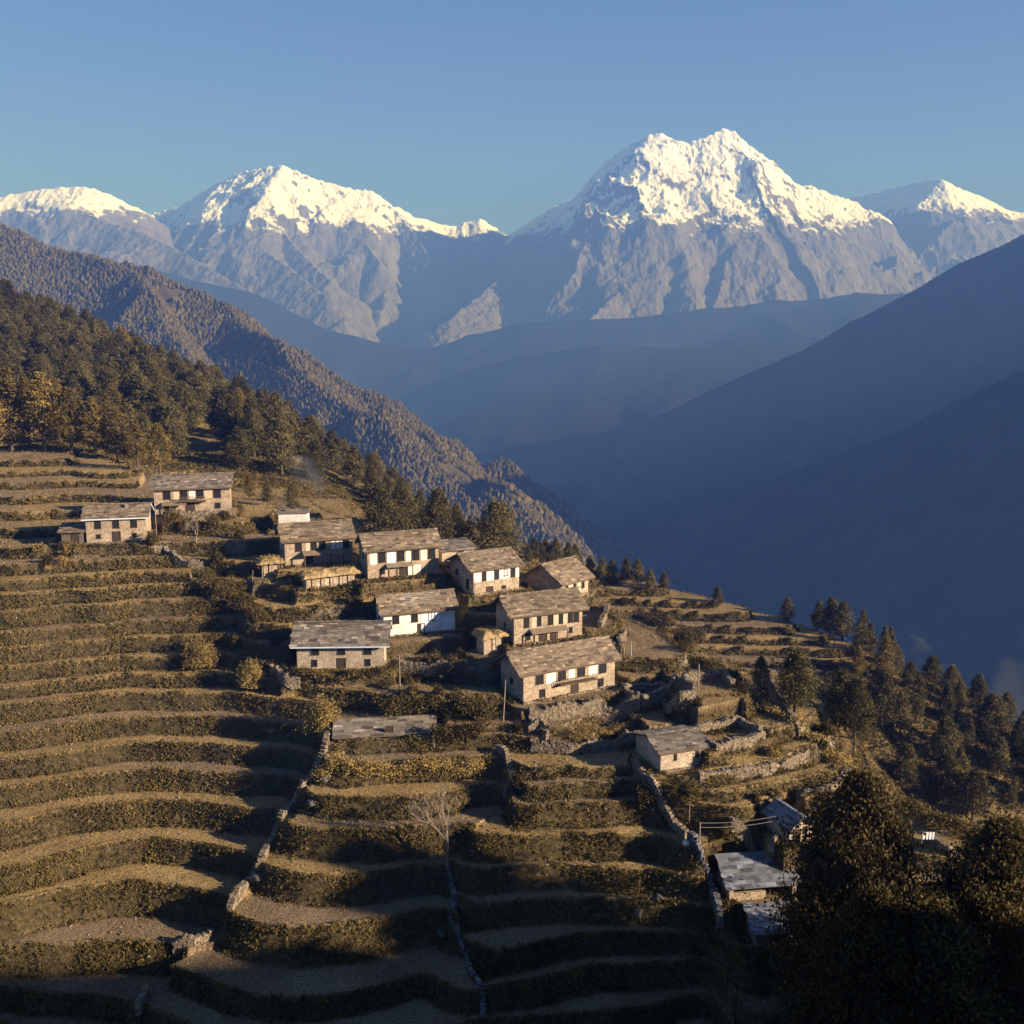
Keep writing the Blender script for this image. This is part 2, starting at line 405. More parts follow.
PU, PV = to_px(XX, YY, B)
near = (YY > 60)
def side(tab, V): return np.interp(V, [t[0] for t in tab], [t[1] for t in tab])
P12 = [(440,150),(470,145),(500,130),(530,80),(546,150),(556,190),(575,190),(600,250),(640,262),(690,300),(715,335),(740,332),(760,320),(790,305),(820,290),(860,262),(905,232),(930,212),(960,176),(1010,140),(1040,120)]
P23 = [(728,505),(760,512),(800,510),(820,482),(845,452),(860,447),(905,456),(960,470),(1000,485),(1040,488)]
P34 = [(728,618),(765,630),(800,655),(830,680),(850,690),(880,708),(950,724),(1040,738)]
u12, u23, u34 = side(P12, PV), side(P23, PV), side(P34, PV)
sec = np.zeros(B.shape, int)                       # 0: village and ridge
sec[near & (PU < u12) & (YY < 210)] = 1
sec[near & (PU >= u12) & (PU < u23) & (PV > 732)] = 2
sec[near & (PU >= u23) & (PU < u34) & (PV > 726)] = 3
sec[near & (PU >= u34) & (PV > 764) & (PU < 850) & (YY < 130)] = 4
far = (YY > 148 + np.clip((PU - 520) * .02, 0, 10)) & (PU > 470)
sec[far] = 5
gy_, gx_ = np.gradient(B, GY, GX)
slope = np.clip(np.hypot(gx_, gy_), .12, 2)

def terrace(s, lv, X, Y, slp, batter=.32, wn_=.35, seed=0.0):
    """cut the slope s into nearly level treads that end in steep risers"""
    lv = np.asarray(lv)
    k = np.clip(np.searchsorted(lv, s, 'right') - 1, 0, len(lv) - 2)
    lo, hi = lv[k], lv[k + 1]
    frac = np.clip((s - lo) / (hi - lo), 0, 1)
    d = (hi - s) / slp
    w = np.clip((hi - lo) * batter, .30, 1.2) * (1 + wn_ * perlin(X * .45 + seed, Y * .45))
    w = np.minimum(w, (hi - lo) / slp * .75)
    r = np.clip(1 - d / w, 0, 1)
    bund = .12 * np.exp(-(((s - lo) / slp) / .30) ** 2)
    tread = lo + (hi - lo) * .04 * frac + bund
    return tread * (1 - r) + (hi + .12) * r, r, k, np.clip(1 - d / (w + np.minimum(.75, .35 * (hi - lo) / slp)), 0, 1)

def extend(lv, lo, hi, step):
    a = list(lv)
    while a[0] > lo: a.insert(0, a[0] - step)
    while a[-1] < hi: a.append(a[-1] + step)
    return np.array(a)
jit = np.random.default_rng(5)
def irregular(lo, hi, step):
    a = [lo]
    while a[-1] < hi: a.append(a[-1] + step * jit.uniform(.75, 1.3))
    return np.array(a)
wob = fbm(XX * .09, YY * .09, 3) * .22
H = B.copy(); RIS = np.zeros(B.shape); BANK = RIS.copy(); FIELD = np.zeros(B.shape); _ft = np.random.default_rng(44).uniform(0, 1, (8, 400))
gen = irregular(-140, 60, 1.75); genfar = irregular(-170, 60, 1.35)
for i, (lv, wamp) in enumerate([(gen, 2.2), (extend(LEVELS['left'], -140, 60, 2), .5), (extend(LEVELS['middle'], -140, 60, 2), .6),
                                (extend(LEVELS['right'], -140, 60, 2), .6), (extend(LEVELS['shed'], -140, 60, 2), .4), (genfar, 1.2)]):
    h, r, k_, r2_ = terrace(B + wob * wamp, lv, XX, YY, slope, seed=i * 3.1)
    fk = _ft[i, k_ % 400] + .6 * perlin(XX * .035 + k_ * 7.7, k_ * 3.1 + YY * .01)
    FIELD = np.where(sec == i, smooth((fk - .45) / .3) * .85, FIELD)
    H = np.where(sec == i, h, H); RIS = np.where(sec == i, r, RIS); BANK = np.where(sec == i, r2_, BANK)
# natural, unterraced ground: the wooded hillsides, steep flanks, out of frame
nat = np.zeros(B.shape)
nat = np.maximum(nat, smooth((YY - 205) / 12) * (PU < 470))
nat = np.maximum(nat, smooth((PV - np.interp(PU, [500,600,700,800,860,1024], [900,690,690,680,650,640])) / 14) * far)
nat = np.maximum(nat, smooth((YY - np.interp(PU, [470,560,700,850,1024],[205,226,212,200,185])) / 8) * far)
nat = np.maximum(nat, smooth((PU - 1000) / 60) * near * (YY < 150)); nat = np.maximum(nat, smooth((78 - YY) / 4))
nat = np.maximum(nat, smooth((slope - .95) / .4) * (sec == 0) * (YY < 150))
natz = B + fbm(XX * .06, YY * .06, 4) * 1.6 + fbm(XX * .4, YY * .4, 3) * .25
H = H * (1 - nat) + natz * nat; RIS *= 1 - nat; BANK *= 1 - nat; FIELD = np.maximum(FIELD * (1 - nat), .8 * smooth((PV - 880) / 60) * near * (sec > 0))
# lumps of soil and worn edges
H += (fbm(XX * .5, YY * .5, 3) * .07 + perlin(XX * 2.1, YY * 2.1) * .03) * (1 + RIS * 2.2)

HOUSES_PADS = []
def ground(X, Y): return bilin(GX, GY, H, np.asarray(X, float), np.asarray(Y, float))
def base_hit(u, v, fn):
    """where the line of sight through a place of the photograph meets the hillside"""
    dx, dy, dz = ray(u, v)
    Ys = np.arange(76, 600, .25); t = Ys / dy
    g = fn(dx * t, Ys); k = int(np.argmax(g >= dz * t))
    if k == 0: k = int(np.argmin(np.where(Ys > 90, (dz * t - g) / Ys, 1e9)))    # just above a crest: the crest itself
    return float((dx * t)[k]), float(Ys[k]), float(g[k])
def hit_base(u, v): return base_hit(u, v, lambda x, y: bilin(CX, CY, _cb, x, y))
def hit(u, v): return base_hit(u, v, ground)

def pad(x, y, z, yaw, L, W, front=1.6, back=.8, sides=1.2, soft=.5):
    """level a building plot; x, y is the front left corner"""
    global H, RIS
    i0, i1 = np.searchsorted(GX, [x - L - W - 4, x + L + W + 4]); j0, j1 = np.searchsorted(GY, [y - L - W - 4, y + L + W + 4])
    X = XX[j0:j1, i0:i1] - x; Y = YY[j0:j1, i0:i1] - y; c, s_ = math.cos(yaw), math.sin(yaw)
    a = X * c + Y * s_; b = -X * s_ + Y * c
    n = perlin(XX[j0:j1, i0:i1] * .5, YY[j0:j1, i0:i1] * .5) * .3
    d = np.maximum(np.maximum(-sides - a, a - L - sides), np.maximum(-front - b, b - W - back)) + n
    w = 1 - smooth(d / soft)
    H[j0:j1, i0:i1] = H[j0:j1, i0:i1] * (1 - w) + z * w
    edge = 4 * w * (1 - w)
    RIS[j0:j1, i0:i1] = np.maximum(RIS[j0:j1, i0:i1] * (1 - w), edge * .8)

# ------------------------------------------------------------ building plots (levelled before the ground is meshed)
# name: front left px, front right px, depth W (m)
PLOT = {
 'A': ((87,544),(147,541.5),5.5), 'B': ((155,516),(231,512.8),5.5), 'C': ((285.5,567.6),(353,561.8),6.0), 'D': ((368,581),(439,574.3),5.5),
 'E': ((473.7,596.5),(519,589),7.2), 'F': ((384,638),(455,631),5.0), 'G': ((297.5,671),(384.5,669.5),5.6), 'H': ((514,647),(582,637.5),6.2),
 'I': ((523.4,705),(614.5,686.6),6.0), 'N': ((560.8,601),(584,594),6.4), 'Q': ((279,531),(308,530),3.0), 'O': ((442,563),(474,560),4.0), 'S': ((62,545),(84,544),3.0), 'PEN': ((716,751),(764,738),4.6), 'R1': ((643,706),(676,698),4.0), 'R2': ((694,693),(735,690),4.0), 'P': ((337,742),(434,736),2.6), 'U': ((484,657),(508,652),2.6), 'F1': ((306,592),(361,585),2.6), 'F2': ((262,579),(283,577),2.2), 'J': ((660.4,773),(708.4,764.7),6.0), 'K': ((789,845),(811,839),3.8),
 'L': ((729,905),(796,897),3.6), 'M': ((756,954),(806,948),3.4)}
SITE = {}
for k, (a, b, W) in PLOT.items():
    x, y, z = hit_base(*a)
    x2, y2 = at_level(b[0], b[1], z); x2 = float(x2); y2 = float(y2)
    SITE[k] = [x, y, z, math.atan2(y2 - y, x2 - x), math.hypot(x2 - x, y2 - y), W]
SITE['N'][4] = 6.0
for k, (x, y, z, yaw, L, W) in sorted(SITE.items(), key=lambda q: q[1][2]):
    pad(x, y, z, yaw, L, W, front={'E': .9, 'K': .8, 'L': 1.0, 'M': .6, 'N': .4, 'J': 1.2, 'Q': .3, 'O': .3, 'S': .4, 'P': .5, 'U': .6, 'F1': .6, 'F2': .5, 'PEN': .3, 'R1': .3, 'R2': .3}.get(k, 1.9))

# ------------------------------------------------------------ ground mesh
def ground_mat():
    m = bpy.data.materials.new("terraced ground"); m.use_nodes = True
    nt = m.node_tree; N = nt.nodes; L = nt.links; b = N["Principled BSDF"]
    b.inputs["Roughness"].default_value = .95; b.inputs["Specular IOR Level"].default_value = .1
    tc = N.new("ShaderNodeTexCoord")
    def noise(sc_, det=6, rough=.6):
        n = N.new("ShaderNodeTexNoise"); n.inputs["Scale"].default_value = sc_; n.inputs["Detail"].default_value = det; n.inputs["Roughness"].default_value = rough
        L.new(tc.outputs["Object"], n.inputs["Vector"]); return n.outputs["Fac"]
    def ramp(f, pts):
        r = N.new("ShaderNodeValToRGB"); L.new(f, r.inputs[0]); e = r.color_ramp.elements
        while len(e) < len(pts): e.new(.5)
        for el, (p, c) in zip(e, pts): el.position = p; el.color = (*c, 1)
        return r.outputs[0]
    def mix(f, a, c, mode='MIX'):
        x = N.new("ShaderNodeMix"); x.data_type = 'RGBA'; x.blend_type = mode
        if hasattr(f, 'links'): L.new(f, x.inputs[0])
        else: x.inputs[0].default_value = f
        L.new(a, x.inputs[6]); L.new(c, x.inputs[7]); return x.outputs[2]
    def attr(n):
        a = N.new("ShaderNodeAttribute"); a.attribute_name = n; return a.outputs["Fac"]
    n1 = noise(.13, 5); n2 = noise(2.4, 8, .7); n3 = noise(5.5, 7, .8)
    field = ramp(n1, [(.3, (.20, .15, .07)), (.5, (.28, .205, .093)), (.7, (.37, .275, .125))])
    speck = ramp(n3, [(.36, (.28, .26, .24)), (.5, (.85, .82, .78)), (.66, (1.9, 1.75, 1.5))])
    field = mix(1.0, field, speck, 'MULTIPLY')
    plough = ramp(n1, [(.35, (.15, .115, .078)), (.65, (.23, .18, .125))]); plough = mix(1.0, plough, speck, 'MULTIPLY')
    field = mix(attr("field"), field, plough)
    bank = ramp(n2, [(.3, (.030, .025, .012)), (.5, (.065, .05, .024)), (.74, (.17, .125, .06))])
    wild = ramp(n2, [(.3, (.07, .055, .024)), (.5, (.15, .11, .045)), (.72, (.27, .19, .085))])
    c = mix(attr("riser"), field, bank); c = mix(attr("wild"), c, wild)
    sto = ramp(n3, [(.3, (.12, .10, .08)), (.5, (.28, .24, .19)), (.7, (.45, .4, .33))])
    c = mix(attr("stony"), c, sto)
    L.new(c, b.inputs["Base Color"])
    bp = N.new("ShaderNodeBump"); bp.inputs["Distance"].default_value = .22; bp.inputs["Strength"].default_value = .9
    ad = N.new("ShaderNodeMath"); ad.operation = 'MULTIPLY_ADD'; ad.inputs[1].default_value = .5; L.new(n3, ad.inputs[0]); L.new(n2, ad.inputs[2])
    L.new(ad.outputs[0], bp.inputs["Height"]); L.new(bp.outputs[0], b.inputs["Normal"])
    return m
M['ground'] = ground_mat()
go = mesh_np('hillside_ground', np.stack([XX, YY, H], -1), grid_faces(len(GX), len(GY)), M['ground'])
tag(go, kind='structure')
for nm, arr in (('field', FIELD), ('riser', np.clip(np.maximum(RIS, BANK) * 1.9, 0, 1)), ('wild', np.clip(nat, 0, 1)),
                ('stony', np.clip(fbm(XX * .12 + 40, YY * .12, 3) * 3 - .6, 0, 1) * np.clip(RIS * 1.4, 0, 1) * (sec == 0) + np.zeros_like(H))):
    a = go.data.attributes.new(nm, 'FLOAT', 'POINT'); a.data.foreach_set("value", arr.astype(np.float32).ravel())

# ------------------------------------------------------------ distant relief
def rock_mat(name, c_lo, c_hi, scale, snow=None, tree=None, sscale=.004):
    """hillside colour; snow = (z0, z1) altitudes between which snow covers all but the steep rock"""
    m = bpy.data.materials.new(name); m.use_nodes = True
    nt = m.node_tree; N = nt.nodes; L = nt.links; b = N["Principled BSDF"]
    b.inputs["Roughness"].default_value = .95; b.inputs["Specular IOR Level"].default_value = .05
    tc = N.new("ShaderNodeTexCoord")
    n = N.new("ShaderNodeTexNoise"); n.inputs["Scale"].default_value = scale; n.inputs["Detail"].default_value = 9; n.inputs["Roughness"].default_value = .7
    L.new(tc.outputs["Object"], n.inputs["Vector"])
    r = N.new("ShaderNodeValToRGB"); L.new(n.outputs["Fac"], r.inputs[0])
    r.color_ramp.elements[0].position = .35; r.color_ramp.elements[0].color = (*c_lo, 1)
    r.color_ramp.elements[1].position = .65; r.color_ramp.elements[1].color = (*c_hi, 1)
    col = r.outputs[0]
    if snow:
        at = N.new("ShaderNodeAttribute"); at.attribute_name = "snow"
        n2 = N.new("ShaderNodeTexNoise"); n2.inputs["Scale"].default_value = sscale; n2.inputs["Detail"].default_value = 10; n2.inputs["Roughness"].default_value = .75
        mp = N.new("ShaderNodeMapping"); mp.inputs["Scale"].default_value = (1, 1, .35); L.new(tc.outputs["Object"], mp.inputs[0]); L.new(mp.outputs[0], n2.inputs["Vector"])
        ad = N.new("ShaderNodeMath"); ad.operation = 'MULTIPLY_ADD'; ad.inputs[1].default_value = 1.6; L.new(n2.outputs["Fac"], ad.inputs[0]); L.new(at.outputs["Fac"], ad.inputs[2])
        mr = N.new("ShaderNodeMapRange"); mr.inputs[1].default_value = 1.22; mr.inputs[2].default_value = 1.36; L.new(ad.outputs[0], mr.inputs[0])
        mx = N.new("ShaderNodeMix"); mx.data_type = 'RGBA'; L.new(mr.outputs[0], mx.inputs[0]); L.new(col, mx.inputs[6]); mx.inputs[7].default_value = (.9, .9, .92, 1)
        col = mx.outputs[2]
    L.new(col, b.inputs["Base Color"])
    bp = N.new("ShaderNodeBump"); bp.inputs["Distance"].default_value = .25 / scale * .12; bp.inputs["Strength"].default_value = .7
    L.new(n.outputs["Fac"], bp.inputs["Height"]); L.new(bp.outputs[0], b.inputs["Normal"])
    return m

def pxw(u, v, Y): return np.array([float(q) for q in at_depth(u, v, Y)])
def poly_dist(X, Y, P):
    """nearest point of a 3D polyline, seen from above: distance and height there"""
    best = np.full(X.shape, 1e12); z = np.zeros(X.shape)
    for a, b in zip(P[:-1], P[1:]):
        d = b[:2] - a[:2]; L2 = (d ** 2).sum() + 1e-9
        t = np.clip(((X - a[0]) * d[0] + (Y - a[1]) * d[1]) / L2, 0, 1)
        q = np.hypot(X - a[0] - t * d[0], Y - a[1] - t * d[1]); w = q < best
        best = np.where(w, q, best); z = np.where(w, a[2] + (b[2] - a[2]) * t, z)
    return best, z

def relief(name, ridges, xr, yr, nx, ny, k, namp, nsc, material, floor=-650, seed=0, fine=0.0, snow=None, rolloff=0.0, crest_n=0.15):
    """mountain as the upper envelope of ridges: ridges = [(3D polyline, slope)]"""
    x = np.linspace(*xr, nx); y = np.linspace(*yr, ny); X, Y = np.meshgrid(x, y)
    wx = fbm(X / nsc * .8 + seed, Y / nsc * .8, 3) * nsc * .35; wy = fbm(X / nsc * .8 + seed + 50, Y / nsc * .8, 3) * nsc * .35
    Z = np.full(X.shape, -1e9); D = np.full(X.shape, 1e9)
    for P, sl in ridges:
        P = np.array(P)
        d, z = poly_dist(X, Y, P)
        fade = smooth(d / (nsc * .8))
        d2, z2 = poly_dist(X + wx * fade, Y + wy * fade, P)
        h = z2 - d2 * sl * (1 - rolloff * np.exp(-d2 / (nsc * .6)))
        Z = np.maximum(Z, h); D = np.minimum(D, d)
    a = crest_n + (1 - crest_n) * smooth(D / (nsc * 1.6))
    if snow: a = a * (.40 + .60 * smooth((Z + 150) / 1000))
    rn = ridged(X / nsc + seed, Y / nsc + seed * .7, 6) - 1.05
    Z = Z + rn * namp * a + fbm(X / nsc * 7 + seed, Y / nsc * 7, 5) * fine
    Z = np.maximum(Z, floor)
    o = mesh_np(name, np.stack([X, Y, Z], -1), grid_faces(nx, ny), material, smooth_=not snow)
    tag(o, kind='structure')
    if snow:
        gy, gx = np.gradient(Z, y, x); st = np.hypot(gx, gy)
        s = (Z - snow[0]) / (snow[1] - snow[0]); s = np.clip(s, -.8, .75) - np.clip(st - 1.05, 0, 2) * .4
        at = o.data.attributes.new("snow", 'FLOAT', 'POINT'); at.data.foreach_set("value", s.astype(np.float32).ravel())
    return o, (x, y, Z)

M['rock_snow'] = rock_mat('rock and snow', (.11, .105, .105), (.18, .17, .17), .006, snow=1, sscale=.008)
M['far_forest'] = rock_mat('distant forest', (.035, .040, .022), (.065, .066, .038), .02)
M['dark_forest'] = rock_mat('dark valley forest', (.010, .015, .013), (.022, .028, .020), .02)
M['brown_forest'] = rock_mat('dry brown forest slope', (.06, .055, .03), (.15, .115, .06), .012)
MD = 8200.0
def mr_(pts, Y=MD): return [pxw(u, v, Y + (p[0] if p else 0)) for (u, v, *p) in pts]
main_crest = mr_([(380,300,1750),(430,262,1500),(500,240,1200),(540,214,950),(575,196,650),(600,168,430),(620,152,250),(634,141,110),(648,133,0),(662,131,0),(676,140,0),(690,144,0),(704,137,0),(722,128,60),(734,129,80),(744,140,100),(760,153,120),(778,166,150),(796,182,150),(822,190,200),(856,199,250)])
spurs = [(mr_([(648,133,0),(664,160,-150),(690,200,-420),(735,222,-650),(790,262,-900),(850,330,-1500)]), .95),
         (mr_([(704,137,0),(724,170,-200),(745,200,-380)]), 1.15), (mr_([(744,140,100),(780,195,-150),(830,250,-450)]), 1.1),
         (mr_([(690,200,-420),(650,260,-900),(590,320,-1600)]), .75),
         (mr_([(735,222,-650),(720,290,-1300),(700,340,-1800)]), .75),
         (mr_([(575,196,650),(520,262,-300),(450,320,-1200)]), .6)]
relief('snow_peak', [(main_crest, .95)] + spurs, (-1500, 3600), (5900, 10200), 720, 560, 1, 130, 430, M['rock_snow'], seed=2.3, fine=20, snow=(480, 1050), crest_n=.10)
left_crest = mr_([(120,222,1150),(150,214,1000),(180,206,800),(205,190,520),(235,173,300),(262,168,120),(282,165,0),(300,173,0),(320,181,30),(345,187,50),(372,190,80),(392,205,120),(420,219,200),(455,226,300),(468,222,300),(480,218,280),(500,230,350),(530,250,500)], 9000)
lspur = [(mr_([(282,165,0),(274,200,-250),(285,235,-600),(330,280,-1200)], 9000), .95), (mr_([(205,190,520),(190,215,50),(260,245,-800),(330,300,-1600)], 9000), .8),
         (mr_([(345,187,50),(352,225,-300),(380,262,-800)], 9000), 1.05), (mr_([(392,205,120),(420,240,-350),(450,300,-1200)], 9000), .85)]
relief('snow_range', [(left_crest, .9)] + lspur, (-4300, 500), (7000, 10600), 640, 460, 1, 125, 420, M['rock_snow'], seed=7.7, fine=18, snow=(560, 1080), crest_n=.1)
w_crest = mr_([(-120,205,0),(-40,200,0),(10,195,0),(40,190,0),(60,186,0),(85,185,0),(105,193,50),(125,203,100),(150,214,200),(200,250,500)], 8600)
wspur = [(mr_([(60,186,0),(90,215,-350),(160,240,-800),(250,290,-1500)], 8600), .75), (mr_([(-40,200,0),(-20,230,-400),(80,262,-1000),(200,330,-1900)], 8600), .7)]
relief('snow_shoulder', [(w_crest, .85)] + wspur, (-6300, -1500), (6300, 10000), 520, 380, 1, 110, 420, M['rock_snow'], seed=4.1, fine=16, snow=(720, 1130), crest_n=.1)
e_crest = mr_([(830,205,1500),(860,196,1100),(890,188,700),(920,181,280),(942,178,0),(965,189,0),(990,200,60),(1010,210,100),(1060,215,200),(1200,235,400)], 9200)
espur = [(mr_([(942,178,0),(968,215,-350),(1010,260,-800)], 9200), .95), (mr_([(890,188,700),(850,240,0),(820,290,-900)], 9200), .6)]
relief('snow_ridge', [(e_crest, .85)] + espur, (2000, 6300), (7200, 11000), 420, 340, 1, 90, 400, M['rock_snow'], seed=9.4, fine=14, snow=(760, 1180), crest_n=.1)

def hill(name, crest, sl, xr, yr, nx, ny, namp, nsc, material, seed, extra=(), fine=3, crest_n=.2, floor=-650, far=1.0):
    xr = tuple(q * far for q in xr); yr = tuple(q * far for q in yr); crest = [q * far for q in crest]; extra = [([q * far for q in e], k) for e, k in extra]; namp *= far; nsc *= far
    return relief(name, [(crest, sl)] + list(extra), xr, yr, nx, ny, 1, namp, nsc, material, seed=seed, fine=fine, crest_n=crest_n, floor=floor)
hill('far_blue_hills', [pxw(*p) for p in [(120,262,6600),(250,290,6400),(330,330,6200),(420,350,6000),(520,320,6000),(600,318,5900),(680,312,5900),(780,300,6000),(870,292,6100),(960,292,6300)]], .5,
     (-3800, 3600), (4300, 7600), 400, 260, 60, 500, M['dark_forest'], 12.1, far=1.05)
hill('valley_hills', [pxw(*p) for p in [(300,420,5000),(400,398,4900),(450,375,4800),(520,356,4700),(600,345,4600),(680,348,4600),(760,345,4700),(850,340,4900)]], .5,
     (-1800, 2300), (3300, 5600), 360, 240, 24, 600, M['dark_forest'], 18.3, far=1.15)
hill('right_far_slope', [pxw(*p) for p in [(1200,190,2700),(1100,212,2900),(1024,234,3100),(985,252,3220),(960,263,3300),(920,285,3450),(880,306,3600),(840,328,3780),(800,350,3950),(740,375,4200),(680,405,4450),(620,430,4700),(560,458,4950),(500,500,5200)]], .70,
     (-500, 3300), (1900, 5700), 420, 340, 26, 420, M['far_forest'], 20.2, far=1.0)
hill('right_near_slope', [pxw(*p) for p in [(1300,250,1300),(1150,315,1480),(1024,368,1700),(960,398,1820),(900,428,1950),(840,455,2100),(780,478,2260),(720,500,2420),(660,522,2580),(600,548,2740),(540,590,2900)]], .70,
     (-250, 1900), (700, 3300), 400, 380, 18, 300, M['far_forest'], 24.6, far=1.0)
_, LH = hill('left_wooded_ridge', [pxw(*p) for p in [(-250,130,1750),(-100,190,1600),(0,226,1500),(40,240,1470),(90,258,1440),(130,272,1410),(180,288,1380),(230,312,1350),(262,335,1320),(300,352,1300),(340,375,1270),(385,402,1240),(420,425,1200),(480,455,1150),(540,492,1100),(600,540,1050),(640,590,980),(700,650,900)]], .68,
     (-1500, 350), (550, 2200), 420, 420, 48, 210, M['brown_forest'], 31.3,
     extra=[([pxw(*p) for p in [(230,312,1350),(330,385,1120),(400,430,980)]], .7), ([pxw(*p) for p in [(130,272,1410),(200,360,1150),(260,440,950)]], .75),([pxw(*p) for p in [(385,402,1240),(440,450,1000),(560,530,850)]], .72)], crest_n=.3, far=1.5)
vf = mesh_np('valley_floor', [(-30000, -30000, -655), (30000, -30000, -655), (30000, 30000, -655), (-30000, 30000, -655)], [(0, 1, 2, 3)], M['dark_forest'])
tag(vf, kind='structure')

# ------------------------------------------------------------ the air between here and the snow peaks
hz = bpy.data.materials.new("haze air"); hz.use_nodes = True
hn = hz.node_tree.nodes; hn.remove(hn["Principled BSDF"])
pv = hn.new("ShaderNodeVolumePrincipled")
pv.inputs["Color"].default_value = (.125, .275, 1.0, 1); pv.inputs["Absorption Color"].default_value = (.56, .56, .56, 1); pv.inputs["Density"].default_value = 1.95e-4
hz.node_tree.links.new(pv.outputs[0], hn["Material Output"].inputs["Volume"])
hb = MB().box(-6600, 6600, -700, 11200, -660, 1760).build('haze', hz)
tag(hb, kind='stuff')

# ------------------------------------------------------------ houses
def root_at(name, x, y, z, yaw, label, cat, group=None):
    o = empty(name, (x, y, z), yaw); return tag(o, label, cat, group)

def slab_roof(L, W, H, rise, ov, oe, r, gable=True, lean=False, rows=9, tile=.42, sag=.06, ragged=.05):
    """overlapping slate tiles on two slopes (or one, for a lean-to); local frame of the house"""
    mb = MB()
    sides = [(-1, rise)] if lean else [(-1, rise), (1, rise)]
    for sd, _ in sides:
        run = (W if lean else W / 2) + ov
        n = max(3, int(round(math.hypot(run, rise) / (tile * .8)))); m = max(4, int((L + 2 * oe) / (tile * 1.25)))
        th = math.atan2(rise * (run / (run - ov)), run)
        rr = rise * run / (run - ov)
        # bedding board under the tiles
        yb = -ov if sd < 0 else W + ov; yt = (W if lean else W / 2); zb = H + rise - rr; zt = H + rise
        x0, x1 = -oe, L + oe
        lo, hi = sorted((yb, yt))
        za, zb_ = (zb, zt) if yb < yt else (zt, zb)
        mb.hexa([(x0, lo, za - .10), (x1, lo, za - .10), (x1, hi, zb_ - .10), (x0, hi, zb_ - .10),
                 (x0, lo, za), (x1, lo, za), (x1, hi, zb_), (x0, hi, zb_)], .25)
        for i in range(n):
            f0 = i / n; y0 = yb + (yt - yb) * f0; z0 = zb + (zt - zb) * f0
            x = x0 - r.uniform(0, .2)
            while x < x1:
                w = tile * r.uniform(.6, 2.4); w = min(w, x1 + .06 - x)
                if w < .1: break
                ln = 1.25 * abs(yt - yb) / n
                dy = (1 if sd < 0 else -1)
                up = r.uniform(.0, ragged) * .45; sg = -sag * math.sin(math.pi * np.clip((x + w / 2) / L, 0, 1)) * f0
                tt = float(np.clip(.42 + .55 * perlin(np.array(x * .55 + 3 * i + float(L)), np.array(i * .45 + float(W) * sd)) + r.normal(0, .2), 0, .83)) if r.uniform() > .06 else r.uniform(.85, 1)
                ya = y0 - dy * r.uniform(0, .07); yc = y0 + dy * ln; zc = z0 + (zt - zb) / n * 1.25
                p = [(x, ya, z0 + .02 + up + sg), (x + w * 1.0, ya, z0 + .02 + up + sg + r.uniform(-.01, .02)), (x + w * 1.0, yc, zc - .02 + sg), (x, yc, zc - .02 + sg)]
                if dy < 0: p = [p[3], p[2], p[1], p[0]]
                mb.hexa(p + [(a, b, c + .02) for a, b, c in p], tt)
                x += w
    if not lean:
        x = -oe
        while x < L + oe:
            w = r.uniform(.3, .6); mb.stone(np.array((x + w / 2, W / 2, H + rise + .05 + r.uniform(0, .03))), w, .38, .1, 0, r, r.uniform(.2, .9)); x += w
    return mb

def window(root, x, z, w, h, kind, r, wallmat='wood_dark'):
    f = MB(); t = .07
    f.box(x - t, x, -.06, .04, z - t, z + h + t).box(x + w, x + w + t, -.06, .04, z - t, z + h + t)
    f.box(x, x + w, -.06, .04, z + h, z + h + t).box(x - .1, x + w + .1, -.10, .04, z - t - .03, z)
    if kind == 'lattice':
        f.box(x + w / 2 - .03, x + w / 2 + .03, -.05, .0, z, z + h)
    o = f.build('window', M['wood_dark'], root)
    MB().box(x, x + w, -.02, .012, z, z + h).build('pane', M['pane'], o)
    if kind == 'shutter':
        MB().box(x - t - w * .42, x - t - .01, -.07, -.03, z, z + h).box(x + w + t + .01, x + w + t + w * .42, -.07, -.03, z, z + h).build('shutter', M['wood'], o)

def door(root, x, w, h, r, z=0.0):
    f = MB(); t = .09
    f.box(x - t, x, -.07, .05, z, z + h + t).box(x + w, x + w + t, -.07, .05, z, z + h + t).box(x, x + w, -.07, .05, z + h, z + h + t)
    o = f.build('door_frame', M['wood_dark'], root)
    MB().box(x, x + w, -.03, .02, z, z + h).build('door', M['wood_dark'], o)

